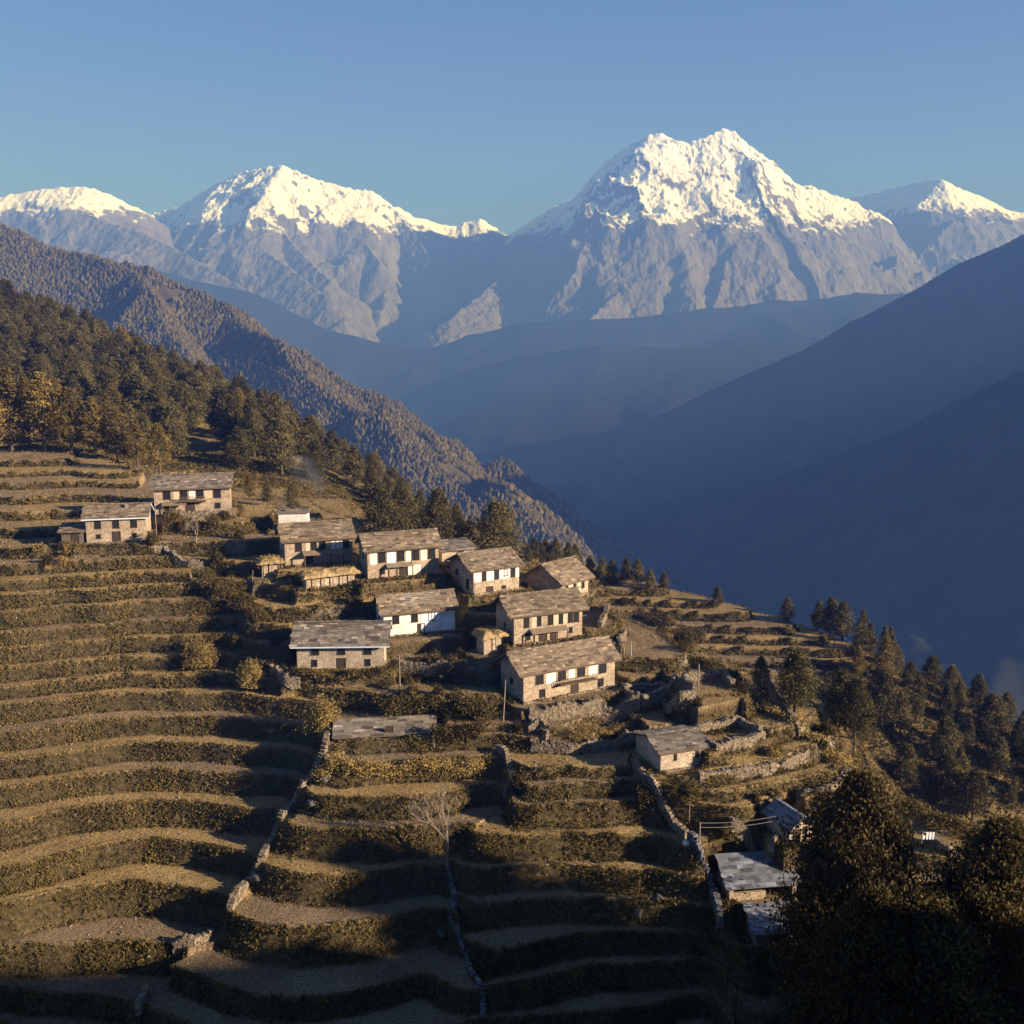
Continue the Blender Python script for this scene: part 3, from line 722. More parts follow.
def house(key, name, label, H, rise, wall, roofm, wins=(), doors=(), band=None, cat='house', ov=.45, oe=.5, fascia=False, side_win=(), balcony=None, group=None,
          plaster=(), veranda=None, chimney=None, tile=.42, seed=1, depth_below=1.6, ragged=.05, back_gable=True, plinth=True):
    x, y, z, yaw, L, W = SITE[key]
    r = np.random.default_rng(seed)
    root = root_at(name, x, y, z, yaw, label, cat, group)
    w = MB()
    # body with gables: a prism running along the ridge
    V = [(0, 0, -depth_below), (L, 0, -depth_below), (L, W, -depth_below), (0, W, -depth_below), (0, 0, H), (L, 0, H), (L, W, H), (0, W, H), (0, W / 2, H + rise), (L, W / 2, H + rise)]
    me = bpy.data.meshes.new('wall')
    me.from_pydata(V, [], [(0, 1, 5, 4), (1, 2, 6, 9, 5), (2, 3, 7, 6), (3, 0, 4, 8, 7), (0, 3, 2, 1), (4, 5, 9, 8), (6, 7, 8, 9)])
    me.materials.append(M[wall]); link(bpy.data.objects.new('wall', me), root)
    slab_roof(L, W, H, rise, ov, oe, r, tile=tile, ragged=ragged).build('roof', M[roofm], root)
    # rafter ends and barge boards
    bb = MB(); slope_ = rise / (W / 2); lo = H - slope_ * ov
    for xe in (-oe - .03, L + oe - .03):
        bb.hexa([(xe, -ov, lo - .22), (xe + .06, -ov, lo - .22), (xe + .06, W / 2, H + rise - .22), (xe, W / 2, H + rise - .22),
                 (xe, -ov, lo - .06), (xe + .06, -ov, lo - .06), (xe + .06, W / 2, H + rise - .06), (xe, W / 2, H + rise - .06)])
        bb.hexa([(xe, W / 2 + .01, H + rise - .22), (xe + .06, W / 2 + .01, H + rise - .22), (xe + .06, W + ov, lo - .22), (xe, W + ov, lo - .22),
                 (xe, W / 2 + .01, H + rise - .06), (xe + .06, W / 2 + .01, H + rise - .06), (xe + .06, W + ov, lo - .06), (xe, W + ov, lo - .06)])
    bb.box(-oe, L + oe, -ov - .05, -ov - .01, lo - .2, lo - .02)
    bb.build('eave_board', M['fascia'] if fascia else M['wood'], root)
    for (x0, x1, z0, z1, mm) in plaster:
        MB().box(x0 * L + .004, x1 * L - .004, -.035, .03, z0 * H, z1 * H).build('plaster', M[mm], root)
    for (fx, fz, ww, hh, kd) in wins: window(root, fx * L - ww / 2, fz * H, ww, hh, kd, r)
    for (fx, ww, hh) in doors: door(root, fx * L - ww / 2, ww, hh, r)
    for (fy, fz, ww, hh) in side_win:
        f = MB(); f.box(-.05, .02, fy * W - ww / 2, fy * W + ww / 2, fz * H, fz * H + hh)
        o = f.build('window', M['wood_dark'], root); MB().box(-.065, -.052, fy * W - ww / 2 + .08, fy * W + ww / 2 - .08, fz * H + .08, fz * H + hh - .08).build('pane', M['pane'], o)
    if plinth:
        p = MB(); xx = -.15
        while xx < L + .1:
            q = r.uniform(.3, .6); p.stone(np.array((xx + q / 2, -.16, .05)), q, .3, r.uniform(.25, .42), 0, r); xx += q * .97
        p.build('plinth', M['drystone'], root)
    if balcony:
        a, b, zf = balcony; a *= L; b *= L; zz = zf * H
        bm_ = MB().box(a, b, -.95, -.05, zz - .1, zz).box(a, b, -.95, -.89, zz + .62, zz + .7)
        xx = a
        while xx <= b - .03: bm_.box(xx, xx + .06, -.94, -.90, zz, zz + .62); xx += .28
        for xx in np.linspace(a + .05, b - .15, 4): bm_.box(xx, xx + .1, -.9, -.04, zz - .2, zz - .1)
        bm_.build('balcony', M['wood'], root)
    if veranda:
        a, b, zf, dp = veranda; a *= L; b *= L; zz = zf * H
        v = MB().hexa([(a, -dp, zz - .35), (b, -dp, zz - .35), (b, -.04, zz), (a, -.04, zz), (a, -dp, zz - .28), (b, -dp, zz - .28), (b, -.04, zz + .07), (a, -.04, zz + .07)])
        vo = v.build('porch_roof', M['slate_brown'], root)
        for xx in np.linspace(a + .1, b - .2, 4): MB().box(xx, xx + .12, -dp + .05, -dp + .17, 0, zz - .34).build('porch_post', M['wood'], root)
    if chimney:
        cx, cy = chimney; c = MB(); r2 = r
        for q in range(3): c.stone(np.array((cx * L, cy * W, H + rise * .6 + .25 * q)), .5, .5, .27, 0, r2)
        c.build('chimney', M['drystone'], root)
    return root

def row(fx, fz, w, h, kd='lattice'): return [(f, fz, w, h, kd) for f in fx]

house('A', 'stone_house', 'small tan stone house alone at the far left, pale stripe along its eaves', 3.9, 1.35, 'stone', 'slate_brown', wins=row((.2, .5, .8), .57, .75, 1.15) + row((.2, .8), .2, .5, .5, 'plain'), doors=[(.5, .95, 1.6)], fascia=True, chimney=(.66, .35), seed=3)
house('B', 'long_stone_house', 'long two-storey stone house highest in the village, upper left below the golden trees', 4.35, 1.55, 'stone', 'slate', wins=row((.17, .39, .60, .83), .58, .95, 1.35) + row((.17, .83), .2, .7, .75, 'plain'), doors=[(.47, 1.1, 1.75)],
      plaster=[(.25, .33, .56, .93, 'plaster_tan'), (.46, .54, .56, .93, 'plaster'), (.66, .76, .56, .93, 'plaster_tan')], balcony=(.33, .68, .5), veranda=(.1, .42, .46, 1.2), seed=5)
house('C', 'stone_house', 'tan stone house with the white block behind its roof, left of the village cluster', 3.9, 1.7, 'stone', 'slate_brown', wins=row((.2, .42, .55, .9), .55, .8, 1.25) + [(.78, .52, .55, 1.2, 'plain')], doors=[(.35, .95, 1.6)],
      plaster=[(.68, .85, .5, .95, 'plaster'), (.3, .38, .5, .95, 'plaster_tan')], veranda=(.25, .85, .52, 1.5), side_win=[(.5, .3, .7, .7)], seed=7)
house('D', 'plastered_house', 'stone house with five pale plaster panels between dark upper windows, beside the two rounded pines', 4.4, 1.6, 'stone', 'slate_brown', wins=row((.2, .46, .67, .9), .55, .9, 1.4) + [(.2, .18, .6, .6, 'plain')], doors=[(.5, 1.0, 1.7)],
      plaster=[(.03, .13, .5, .95, 'plaster'), (.27, .39, .5, .95, 'plaster_blue'), (.53, .60, .5, .95, 'plaster'), (.74, .83, .5, .95, 'plaster'), (.56, .74, .02, .38, 'plaster')], veranda=(.25, .62, .47, .9), side_win=[(.5, .55, .7, .8)], seed=9)
house('E', 'whitewashed_house', 'house with white upper storey over bare stone and a shady left gable end', 3.7, 1.55, 'stone', 'slate_brown', wins=row((.22, .5, .86), .52, .55, 1.3) + [(.7, .6, .45, .8, 'plain'), (.66, .12, .5, .35, 'plain')], doors=[(.35, .9, .9)],
      plaster=[(0, .17, .48, .97, 'plaster'), (.28, .44, .48, .97, 'plaster'), (.56, .8, .48, .97, 'plaster'), (.92, 1.0, .48, .97, 'plaster')], side_win=[(.25, .12, .8, 1.5), (.7, .5, .8, .9)], seed=11, oe=.7)
house('F', 'white_house', 'house with all-white front wall in the middle of the village', 3.5, 1.6, 'plaster', 'slate_brown', wins=row((.17, .43, .67), .52, .75, 1.15), doors=[(.52, .8, 1.4)],
      plaster=[(.52, 1.0, .02, .97, 'plaster_blue')], side_win=[(.5, .4, .8, .9)], seed=13)
house('G', 'rubble_stone_house', 'rubble stone house seen square on, frontmost left, with a pale blue eave stripe', 3.75, 1.75, 'stone_pale', 'slate', wins=row((.21, .51, .81), .56, .85, 1.2) + row((.2, .81), .16, .55, .75, 'plain'), doors=[(.51, .9, 1.5)], balcony=None, ov=.7, oe=.7, fascia=True, tile=.5, seed=15)
house('H', 'long_stone_house', 'big stone house with plants hanging on its lower front, behind the frontmost house', 4.2, 1.75, 'stone', 'slate_brown', wins=row((.18, .53, .82, .91), .55, .6, 1.25) + row((.36, .68), .55, .5, 1.2, 'plain') + [(.2, .15, .55, .75, 'plain'), (.83, .22, .35, .65, 'plain')], doors=[(.42, .9, 1.45), (.58, .8, 1.4)],
      plaster=[(.25, .33, .5, .95, 'plaster_tan'), (.57, .65, .5, .95, 'plaster_tan'), (.71, .78, .5, .95, 'plaster_tan')], veranda=(.22, .75, .46, 1.1), side_win=[(.5, .4, .7, .7)], seed=17, oe=.8, ragged=.1)
house('I', 'two_storey_house', 'frontmost two-storey house with white upper panels and a central balcony, above the stone wall', 3.95, 1.75, 'stone', 'slate_brown', wins=row((.17, .41, .62, .86), .55, .95, 1.35) + row((.2, .84), .12, .7, .9, 'plain'), doors=[(.55, .9, 1.5)],
      plaster=[(.24, .34, .5, .95, 'plaster'), (.48, .55, .5, .95, 'plaster'), (.70, .80, .5, .95, 'plaster')], balcony=(.36, .76, .46), side_win=[(.5, .4, .8, .8)], seed=19, oe=.75)
house('N', 'dark_gabled_house', 'house seen at its dark gable end, rearmost on the right of the village', 2.9, 1.9, 'stone', 'slate_brown', wins=row((.2, .5, .8), .35, .5, 1.2, 'plain'), plaster=[(.27, .43, .1, .95, 'plaster_tan'), (.58, .72, .1, .95, 'plaster_tan')], seed=21, oe=.6, ov=.8)
house('J', 'stone_barn', 'small blank stone barn with two slit windows, alone below the village beside the walled pen', 2.35, .85, 'stone_pale', 'slate', wins=row((.3, .75), .52, .22, .62, 'plain'), cat='barn', ov=.3, oe=.3, tile=.5, seed=23, plinth=True, ragged=.1)

def shed(key, name, label, H, Hb, roofm, wallm, seed, cat='shed', open_front=False):
    x, y, z, yaw, L, W = SITE[key]; r = np.random.default_rng(seed)
    root = root_at(name, x, y, z, yaw, label, cat)
    me = bpy.data.meshes.new('wall')
    t = .4
    if open_front:
        w = MB().box(0, t, 0, W, -1.2, H - .1).box(L - t, L, 0, W, -1.2, H - .1).box(t, L - t, W - t, W, -1.2, Hb - .2).box(t, L * .55, .1, t, -1.2, H * .45)
        w.build('wall', M[wallm], root)
        MB().box(L * .6, L * .6 + .14, .1, .24, -.2, H - .1).build('post', M['wood'], root)
    else:
        me.from_pydata([(0, 0, -1.2), (L, 0, -1.2), (L, W, -1.2), (0, W, -1.2), (0, 0, H - .05), (L, 0, H - .05), (L, W, Hb - .05), (0, W, Hb - .05)], [],
                       [(0, 1, 5, 4), (1, 2, 6, 5), (2, 3, 7, 6), (3, 0, 4, 7), (0, 3, 2, 1), (4, 5, 6, 7)])
        me.materials.append(M[wallm]); link(bpy.data.objects.new('wall', me), root)
        door(root, L * .5, .8, 1.4, r)
    slab_roof(L, W, H, Hb - H, .5, .35, r, lean=True, tile=.6, ragged=.06, sag=.03).build('roof', M[roofm], root)
    return root
shed('L', 'slate_shed', 'open-sided shed with a grey-blue slate roof, upper of the two beside the big dark tree', 1.9, 3.3, 'slate_blue', 'stone', 31, open_front=True)
shed('M', 'ruined_shed', 'lowest shed, half hidden in the shadow at the foot of the slope', 2.1, 3.0, 'slate_blue', 'drystone', 33)
# the little gabled shed K: its gable end looks down the slope
x, y, z, yaw, L, W = SITE['K']; r = np.random.default_rng(35)
kr = root_at('gabled_shed', x, y, z, yaw, 'little gabled shed with sunlit gable, one roof side blue-grey and one tan', 'shed')
Hk, rk = 2.0, .95
me = bpy.data.meshes.new('wall')
me.from_pydata([(0, 0, -1), (L, 0, -1), (L, W, -1), (0, W, -1), (0, 0, Hk), (L, 0, Hk), (L, W, Hk), (0, W, Hk), (L / 2, 0, Hk + rk), (L / 2, W, Hk + rk)], [],
               [(0, 1, 5, 8, 4), (1, 2, 6, 5), (2, 3, 7, 9, 6), (3, 0, 4, 7), (0, 3, 2, 1), (4, 8, 9, 7), (8, 5, 6, 9)])
me.materials.append(M['stone_pale']); link(bpy.data.objects.new('wall', me), kr)
ro = slab_roof(W, L, Hk, rk, .4, .45, r, tile=.45)
V_ = np.concatenate(ro.V); V_ = np.c_[V_[:, 1], V_[:, 0], V_[:, 2]]
F_ = np.concatenate(ro.F)[:, ::-1]
mesh_np('roof', V_, F_, M['slate_blue'], kr, tint=np.concatenate(ro.T))
window(kr, L * .62, .95, .35, .6, 'plain', r); door(kr, L * .2, .75, 1.4, r)

# ------------------------------------------------------------ smaller buildings placed on the ground
def spot(u0, v0, u1, v1, W):
    x, y, z = hit(u0, v0); x2, y2 = at_level(u1, v1, z); x2 = float(x2); y2 = float(y2)
    return x, y, z, math.atan2(y2 - y, x2 - x), math.hypot(x2 - x, y2 - y), W
# white flat block behind house C
x, y, z, yaw, L, W = SITE['Q']; q = root_at('white_block', x, y, z, yaw, 'low flat-roofed white block, behind the roof of a tan stone house', 'building')
MB().box(0, L, 0, W, -1, 2.6).build('wall', M['plaster'], q)
MB().box(-.25, L + .25, -.25, W + .25, 2.6, 2.75).box(L * .2, L * .6, W * .3, W * .7, 2.752, 3.0).build('roof', M['drystone'], q)
# low outbuilding between two houses
shed('O', 'low_outbuilding', 'low outbuilding with a pale lean-to roof, squeezed behind and between two bigger houses', 1.9, 2.6, 'slate', 'stone_pale', 37)
shed('S', 'dark_lean_to', 'dark windowless lean-to against the left side of the leftmost house', 2.0, 2.7, 'slate_brown', 'drystone', 39)
shed('P', 'long_low_shed', 'very long, very low slate-roofed shed on the terraces below the rubble stone house', .7, 1.6, 'slate', 'drystone', 41)

def hay_shed(key_site, name, label, H, seed, hump=1.0, cat='hay shed'):
    """open post-and-stone shed whose flat top carries a heap of dry fodder"""
    x, y, z, yaw, L, W = key_site; r = np.random.default_rng(seed)
    root = root_at(name, x, y, z, yaw, label, cat)
    w = MB().box(.35, L - .35, .5, W, -1, H * .9).build('wall', M['stone'], root)
    for xx in np.linspace(0, L - .16, max(3, int(L / 1.1))): MB().tube((xx + .08, .1, -.6), (xx + .08 + r.uniform(-.06, .06), .1, H), .08, .07).build('post', M['wood_grey'], root)
    MB().box(-.2, L + .2, -.1, W + .1, H, H + .12).build('deck', M['wood'], root)
    n = 26; gx = np.linspace(-.35, L + .35, n); gy = np.linspace(-.35, W + .35, 12); X, Y = np.meshgrid(gx, gy)
    e = np.clip(np.minimum(np.minimum(X + .35, L + .35 - X), np.minimum(Y + .35, W + .35 - Y)) / .9, 0, 1)
    Z = H + .05 + hump * np.sqrt(e) * (.75 + .5 * perlin(X * .9 + seed, Y * .9)) + perlin(X * 3, Y * 3 + seed) * .12
    mesh_np('fodder_heap', np.stack([X, Y, Z], -1), grid_faces(n, 12), M['hay'], root, tint=r.uniform(0, 1, n * 12))
    hay_fringe(root, X, Y, Z, r)
    return root
def hay_fringe(root, X, Y, Z, r, k=900):
    i = r.integers(0, X.size, k); p = np.c_[X.ravel()[i], Y.ravel()[i], Z.ravel()[i]] + r.normal(0, .16, (k, 3))
    V, Fc, T = blades(p, .34, .06, r, droop=-.35); mesh_np('loose_straw', V, Fc, M['drygrass'], root, tint=T, nside=3)

def blades(P, h, w, r, droop=0.0, lean=.45):
    """one narrow triangle per point"""
    n = len(P); a = r.uniform(0, 2 * np.pi, n); hh = h * r.uniform(.5, 1.5, n)
    s = np.c_[np.cos(a), np.sin(a), np.zeros(n)] * (w * r.uniform(.6, 1.4, n))[:, None]
    t = np.c_[r.normal(0, lean, n), r.normal(0, lean, n), np.full(n, 1.0 + droop * 2)] * hh[:, None]
    V = np.stack([P - s, P + s, P + t], 1).reshape(-1, 3)
    return V, np.arange(3 * n).reshape(-1, 3), np.repeat(r.uniform(0, 1, n), 3)
hay_shed(SITE['F1'], 'fodder_shed', 'long fodder rack heaped with dry hay, in front of the two upper houses', 1.7, 51, .9)
hay_shed(SITE['F2'], 'fodder_shed', 'small leaning hay rack beside the dark end wall of the left tan house', 2.0, 52, .8)
hay_shed(SITE['U'], 'fodder_shed', 'square hay-topped shed on posts at the left of the two big right-hand houses', 2.2, 53, .9)

# ------------------------------------------------------------ dry stone walls
def resample(P, step):
    P = np.asarray(P, float); d = np.r_[0, np.cumsum(np.hypot(*np.diff(P[:, :2], axis=0).T))]
    s = np.arange(0, d[-1], step); return np.c_[np.interp(s, d, P[:, 0]), np.interp(s, d, P[:, 1])]
def stone_wall(px, *a, pts=None, **k): return _stone_wall(px, *a, pts=pts, **k)
def _stone_wall(px, h, th, label, material='drystone', seed=0, sz=.27, rub=.0, cat='stone wall', name='stone_wall', sink=.5, group=None, pts=None):
    r = np.random.default_rng(seed + 100)
    P = resample(pts if pts is not None else [hit(u, v)[:2] for u, v in px], sz * .95)
    z = ground(P[:, 0], P[:, 1])
    k = np.ones(5) / 5; zz = np.convolve(np.pad(z, 2, 'edge'), k, 'valid') if len(z) > 4 else z
    mb = MB(); n = len(P)
    d = np.gradient(P, axis=0); an = np.arctan2(d[:, 1], d[:, 0])
    o0 = np.array([P[0, 0], P[0, 1], zz[0]])
    for i in range(n):
        top = zz[i] + h * (1 + .15 * math.sin(i * .37 + seed)) * r.uniform(.88, 1.08); q = zz[i] - sink
        side_ = (-1, 1) if th > .45 else (0,)
        while q < top:
            c = sz * r.uniform(.5, .85)
            for s_ in side_:
                off = s_ * th * .27 + r.uniform(-.03, .03); l = sz * r.uniform(.9, 1.5)
                p = np.array((P[i, 0] - math.sin(an[i]) * off + r.uniform(-.05, .05), P[i, 1] + math.cos(an[i]) * off, q + c / 2)) - o0
                mb.stone(p, l, th * (.62 if th > .45 else 1.0), c * 1.08, an[i] + r.normal(0, .12 + rub), r)
            q += c * .95
    o = mb.build(name, M[material], loc=tuple(o0)); return tag(o, label, cat, group)
stone_wall([(333,728),(326,745),(316,770),(300,792),(290,812),(268,850),(262,862)], .75, .55, 'pale stone wall climbing between the left terraces and the middle ones, upper stretch', seed=1)
stone_wall([(262,862),(248,885),(234,905),(230,920)], .8, .6, 'pale stone wall stretch where the left terraces bend, just left of the golden stubble field', seed=2)
stone_wall([(212,938),(195,945),(176,955)], .8, .6, 'short pale stone wall piece at the left rim of the big brown field in the foreground', seed=3)
stone_wall([(146,995),(141,1012),(138,1023)], .9, .55, 'bit of pale stone wall at the very bottom left of the hillside', seed=4)
stone_wall([(447,862),(452,885),(456,905),(451,925),(460,938),(468,955),(470,972),(482,995),(484,1022)], .25, .45, 'winding line of blue-grey stones running down the foreground gully', 'bluestone', seed=5, rub=.5)
stone_wall([(498,752),(508,765),(513,782),(505,800)], .7, .5, 'crooked stone wall at the top of the central gully', seed=6)
stone_wall([(634,770),(648,792),(660,808),(672,825),(686,838)], .8, .55, 'stone wall running down from the blank barn along the steep path', seed=7)
stone_wall([(690,842),(700,862),(708,885),(716,905),(720,935)], .9, .55, 'shaded stone wall dropping past the slate sheds', 'bluestone', seed=8)
stone_wall([(530,722),(560,719),(600,716),(640,711)], 1.7, .6, 'long broad retaining wall below the frontmost two-storey house', seed=9, sz=.3)
stone_wall([(532,752),(570,754),(605,752),(640,742)], 1.2, .5, 'shaded lower wall, left of the blank barn', seed=10)
stone_wall([(700,780),(740,776),(770,769),(790,762),(808,753)], .45, .5, 'sunlit curved field wall high on the right terraces', sink=1.5, seed=14)
stone_wall([(760,807),(800,800),(820,795),(838,786),(848,772)], .45, .5, 'lower sunlit curved field wall, beside the big dark tree', sink=1.5, seed=15)
stone_wall([(731,858),(750,856),(775,851)], 1.5, .5, 'yard wall of tan stone, between the two slate-roofed sheds', seed=16)
stone_wall([(610,650),(622,655),(618,645),(625,640)], 1.2, .5, 'low crooked yard wall at the right gable of the big stone house', seed=21)
stone_wall([(665,712),(680,706),(694,700)], 1.2, .5, 'short sunlit wall on the slope below the ruined enclosure', seed=22)
stone_wall([(150,546),(165,551),(175,560),(190,566),(203,571)], .8, .5, 'crooked wall running down to the right from the leftmost house', seed=23)
stone_wall([(165,519),(190,519),(215,518),(235,516)], 1.0, .5, 'retaining wall under the highest long house', seed=24)
stone_wall([(272,672),(280,678),(286,688),(300,690)], .9, .6, 'short bright wall left of the rubble stone house', seed=25)
stone_wall([(395,668),(420,672),(450,674),(470,671)], .9, .5, 'low rubble wall before the all-white house', seed=26)
def plot_pts(key, loc):
    x, y, z, yaw, L, W = SITE[key]; c, s_ = math.cos(yaw), math.sin(yaw); q = [(a * L, b * W) for a, b in loc]
    return [(x + a * c - b * s_, y + a * s_ + b * c) for a, b in q]
stone_wall(None, .85, .5, 'sunlit front wall of the walled pen right of the blank barn', pts=plot_pts('PEN', [(0, 0), (.5, -.06), (1, 0)]), seed=11)
stone_wall(None, 1.0, .5, 'dark back wall of the walled pen right of the blank barn', pts=plot_pts('PEN', [(.08, 1), (.55, 1.02), (1, .95), (1, .12)]), seed=12)
stone_wall(None, .7, .5, 'left wall of the walled pen, running down to the barn roof', pts=plot_pts('PEN', [(0, .1), (.02, .5), (.06, .95)]), seed=13)
stone_wall(None, 1.4, .5, 'sunlit front wall of the ruined enclosure right of the frontmost house', pts=plot_pts('R1', [(0, 0), (.5, 0), (1, 0)]), seed=17)
stone_wall(None, .9, .5, 'dark side and back wall of the ruined enclosure', pts=plot_pts('R1', [(-.02, .12), (0, 1), (.6, 1), (1.02, .9), (1.02, .12)]), seed=18)
stone_wall(None, 1.1, .5, 'ruined back wall with rubble near the ridge, above the walled pen', pts=plot_pts('R2', [(0, .9), (.5, 1), (1, .95), (1, .2)]), seed=19)
stone_wall(None, .9, .5, 'upright stump of ruined wall near the ridge', pts=plot_pts('R2', [(0, 0), (0, .5), (.02, .8)]), seed=20)
stone_wall([(770,682),(780,700),(790,720),(800,738)], .8, .5, 'uneven wall following the ridge down, right of the pen', seed=27)
stone_wall([(545,745),(552,735),(540,728),(528,733)], .9, .5, 'broken wall corner beside the steps of the middle path', seed=28)
stone_wall([(600,628),(606,618),(612,610)], 1.0, .5, 'small sunlit wall behind the big stone house', seed=29)
stone_wall([(925,842),(935,848),(950,858),(958,862)], .9, .5, 'bright broken wall seen past the two dark trees', seed=30)

# ------------------------------------------------------------ foliage builders
def leaf_quads(P, size, r, flat=.0, up=None):
    """leaf-sized four-sided faces with random attitude around the points P"""
    n = len(P); a = r.normal(0, 1, (n, 3)); a /= np.linalg.norm(a, axis=1)[:, None]
    b = r.normal(0, 1, (n, 3)); b[:, 2] *= (1 - flat); b -= (a * b).sum(1)[:, None] * a; b /= np.linalg.norm(b, axis=1)[:, None] + 1e-9
    s = (size * r.uniform(.6, 1.4, n))[:, None]
    a = a * s; b = b * s * .6
    return np.stack([P - a, P - b * .9, P + a, P + b], 1).reshape(-1, 3), np.arange(4 * n).reshape(-1, 4)

def conifer_crown(h, rad, base, nclump, per, size, r, top=.12, bulge=.45, ragged=.3, pw=1.7):
    """crown of drooping limb clumps round a leader: widest at bulge, uneven outline, gaps between limbs"""
    z = base + (h - base) * (r.uniform(0, 1, nclump) ** .85)
    f = (z - base) / (h - base)
    prof = np.where(f < bulge, .62 + .38 * (f / bulge) ** .7, (1 - ((f - bulge) / (1 - bulge)) ** pw) * (1 - top) + top * (1 - f))
    rr = rad * prof * np.sqrt(r.uniform(.12, 1, nclump)) * (1 + r.normal(0, ragged * .35, nclump))
    an = r.uniform(0, 2 * np.pi, nclump)
    an += np.sin(an * 3 + z) * .3
    C_ = np.c_[np.cos(an) * rr, np.sin(an) * rr, z]
    cs = rad * r.uniform(.10, .24, nclump) * (.6 + .5 * (1 - f))
    t = np.clip(r.normal(.5, .22, nclump), 0, 1)
    P = np.repeat(C_, per, 0) + r.normal(0, 1, (nclump * per, 3)) * np.repeat(cs, per)[:, None] * (1, 1, .55)
    V, Fc = leaf_quads(P, size, r)
    T = np.repeat(np.clip(np.repeat(t, per) + r.normal(0, .12, nclump * per), 0, 1), 4)
    return V, Fc, T

def tree_proto(kind, h, rad, base, ncl, per, size, seed, leafm='needles', barkm='bark', **kw):
    r = np.random.default_rng(seed)
    V, Fc, T = conifer_crown(h, rad, base, ncl, per, size, r, **kw)
    cr = bpy.data.meshes.new('crown')
    o = mesh_np('crown', V, Fc, M[leafm], tint=T); sc.collection.objects.unlink(o)
    mb = MB(); p = np.array((0, 0, -.8)); lx = r.uniform(-.03, .03) * h; seg = 6
    for i in range(seg):
        f0, f1 = i / seg, (i + 1) / seg; q = np.array((lx * f1 + r.normal(0, .05), r.normal(0, .05), -.8 + (h * .96 + .8) * f1))
        mb.tube(p, q, rad * .10 * (1 - f0) + .03, rad * .10 * (1 - f1) + .03, 7); p = q
    for _ in range(14):
        zz = r.uniform(base * .9, h * .8); a = r.uniform(0, 6.28); l = rad * r.uniform(.4, .75) * (1 - .6 * zz / h)
        mb.tube((lx * zz / h, 0, zz), (math.cos(a) * l, math.sin(a) * l, zz + l * .25), .07, .025, 4)
    tk = mb.build('trunk', M[barkm]); sc.collection.objects.unlink(tk)
    return o.data, tk.data, h
PROTO = {}
for i in range(5):
    PROTO['pine%d' % i] = tree_proto('pine', 10, [2.7, 2.5, 3.0, 2.3, 2.8][i], [1.3, 1.8, 1.0, 1.6, 1.8][i], 250, 22, .19, 200 + i, bulge=[.4, .35, .42, .32, .45][i], top=.25)
for i in range(4):
    PROTO['gold%d' % i] = tree_proto('pine', 10, [2.3, 2.6, 2.0, 2.7][i], [1.4, 2.2, 1.8, 2.6][i], 190, 20, .17, 220 + i, leafm='needles_gold', bulge=.3)
for i in range(4):
    PROTO['round%d' % i] = tree_proto('pine', 10, [3.1, 3.3, 2.9, 3.9][i], [1.2, 1.4, 1.0, 1.5][i], 420, 26, .16, 240 + i, bulge=[.42, .4, .4, .45][i], top=.3, pw=2.1)
for i in range(3):
    PROTO['slim%d' % i] = tree_proto('pine', 10, [1.7, 1.9, 1.5][i], 1.2, 190, 18, .17, 260 + i, bulge=.2, ragged=.5)
for i in range(2):
    PROTO['big%d' % i] = tree_proto('oak', 20, [6.6, 6.2][i], 1.5, 520, 130, .17, 280 + i, leafm='leaves_dark', bulge=.55, top=.3, ragged=.7, pw=2.6)

def plant(proto, x, y, h, label, cat='tree', group=None, name='pine_tree', z=None, widen=1.0, parts=True, r=rng):
    cd, td, hh = PROTO[proto]; s = h / hh
    z = float(ground(x, y)) if z is None else z
    root = empty(name, (x, y, z), r.uniform(0, 6.28)); root.scale = (s * widen, s * widen, s)
    tag(root, label, cat, group)
    link(bpy.data.objects.new('trunk', td), root); link(bpy.data.objects.new('crown', cd), root)
    return root

def at_px(u, v): return hit(u, v)
def tree_px(proto, u, vbase, vtop, label, Y=None, **kw):
    """tree standing where the photograph shows its foot, as tall as it reaches"""
    if Y is None: x, y, z = hit(u, vbase)
    else:
        dx, dy, dz = ray(u, vbase); x = float(dx / dy * Y); y = float(Y); z = float(ground(x, y))
    dx, dy, dz = ray(u, vtop); h = float(dz / dy * y) - z
    return plant(proto, x, y, max(h, 1.5), label, z=z, **kw)

# pines close behind the village
tree_px('round0', 380, 535, 484, 'rounded dark pine just behind the panelled house, left one of a touching pair', Y=163)
tree_px('round1', 404, 535, 489, 'rounded dark pine just behind the panelled house, right one of a touching pair', Y=166)
tree_px('round2', 438, 548, 490, 'tall dark pine standing between the touching pair and the big round pine', Y=168)
tree_px('round3', 497, 556, 502, 'broad round-topped pine against the blue valley, on its own', Y=170)
tree_px('pine1', 456, 552, 505, 'slimmer pine right behind the tall dark one', Y=176)
tree_px('slim0', 470, 556, 516, 'small pine at the left foot of the broad round pine', Y=176)
tree_px('pine0', 418, 540, 500, 'pine half hidden behind the touching pair', Y=180)
tree_px('slim1', 508, 566, 538, 'little pine at the right foot of the broad round pine', Y=174)
tree_px('pine2', 293, 512, 484, 'dark bushy pine by itself above the white block')
tree_px('pine3', 268, 505, 480, 'small dark pine, left neighbour of the bushy one above the white block')
tree_px('gold0', 250, 500, 474, 'small golden pine right of the highest long house')
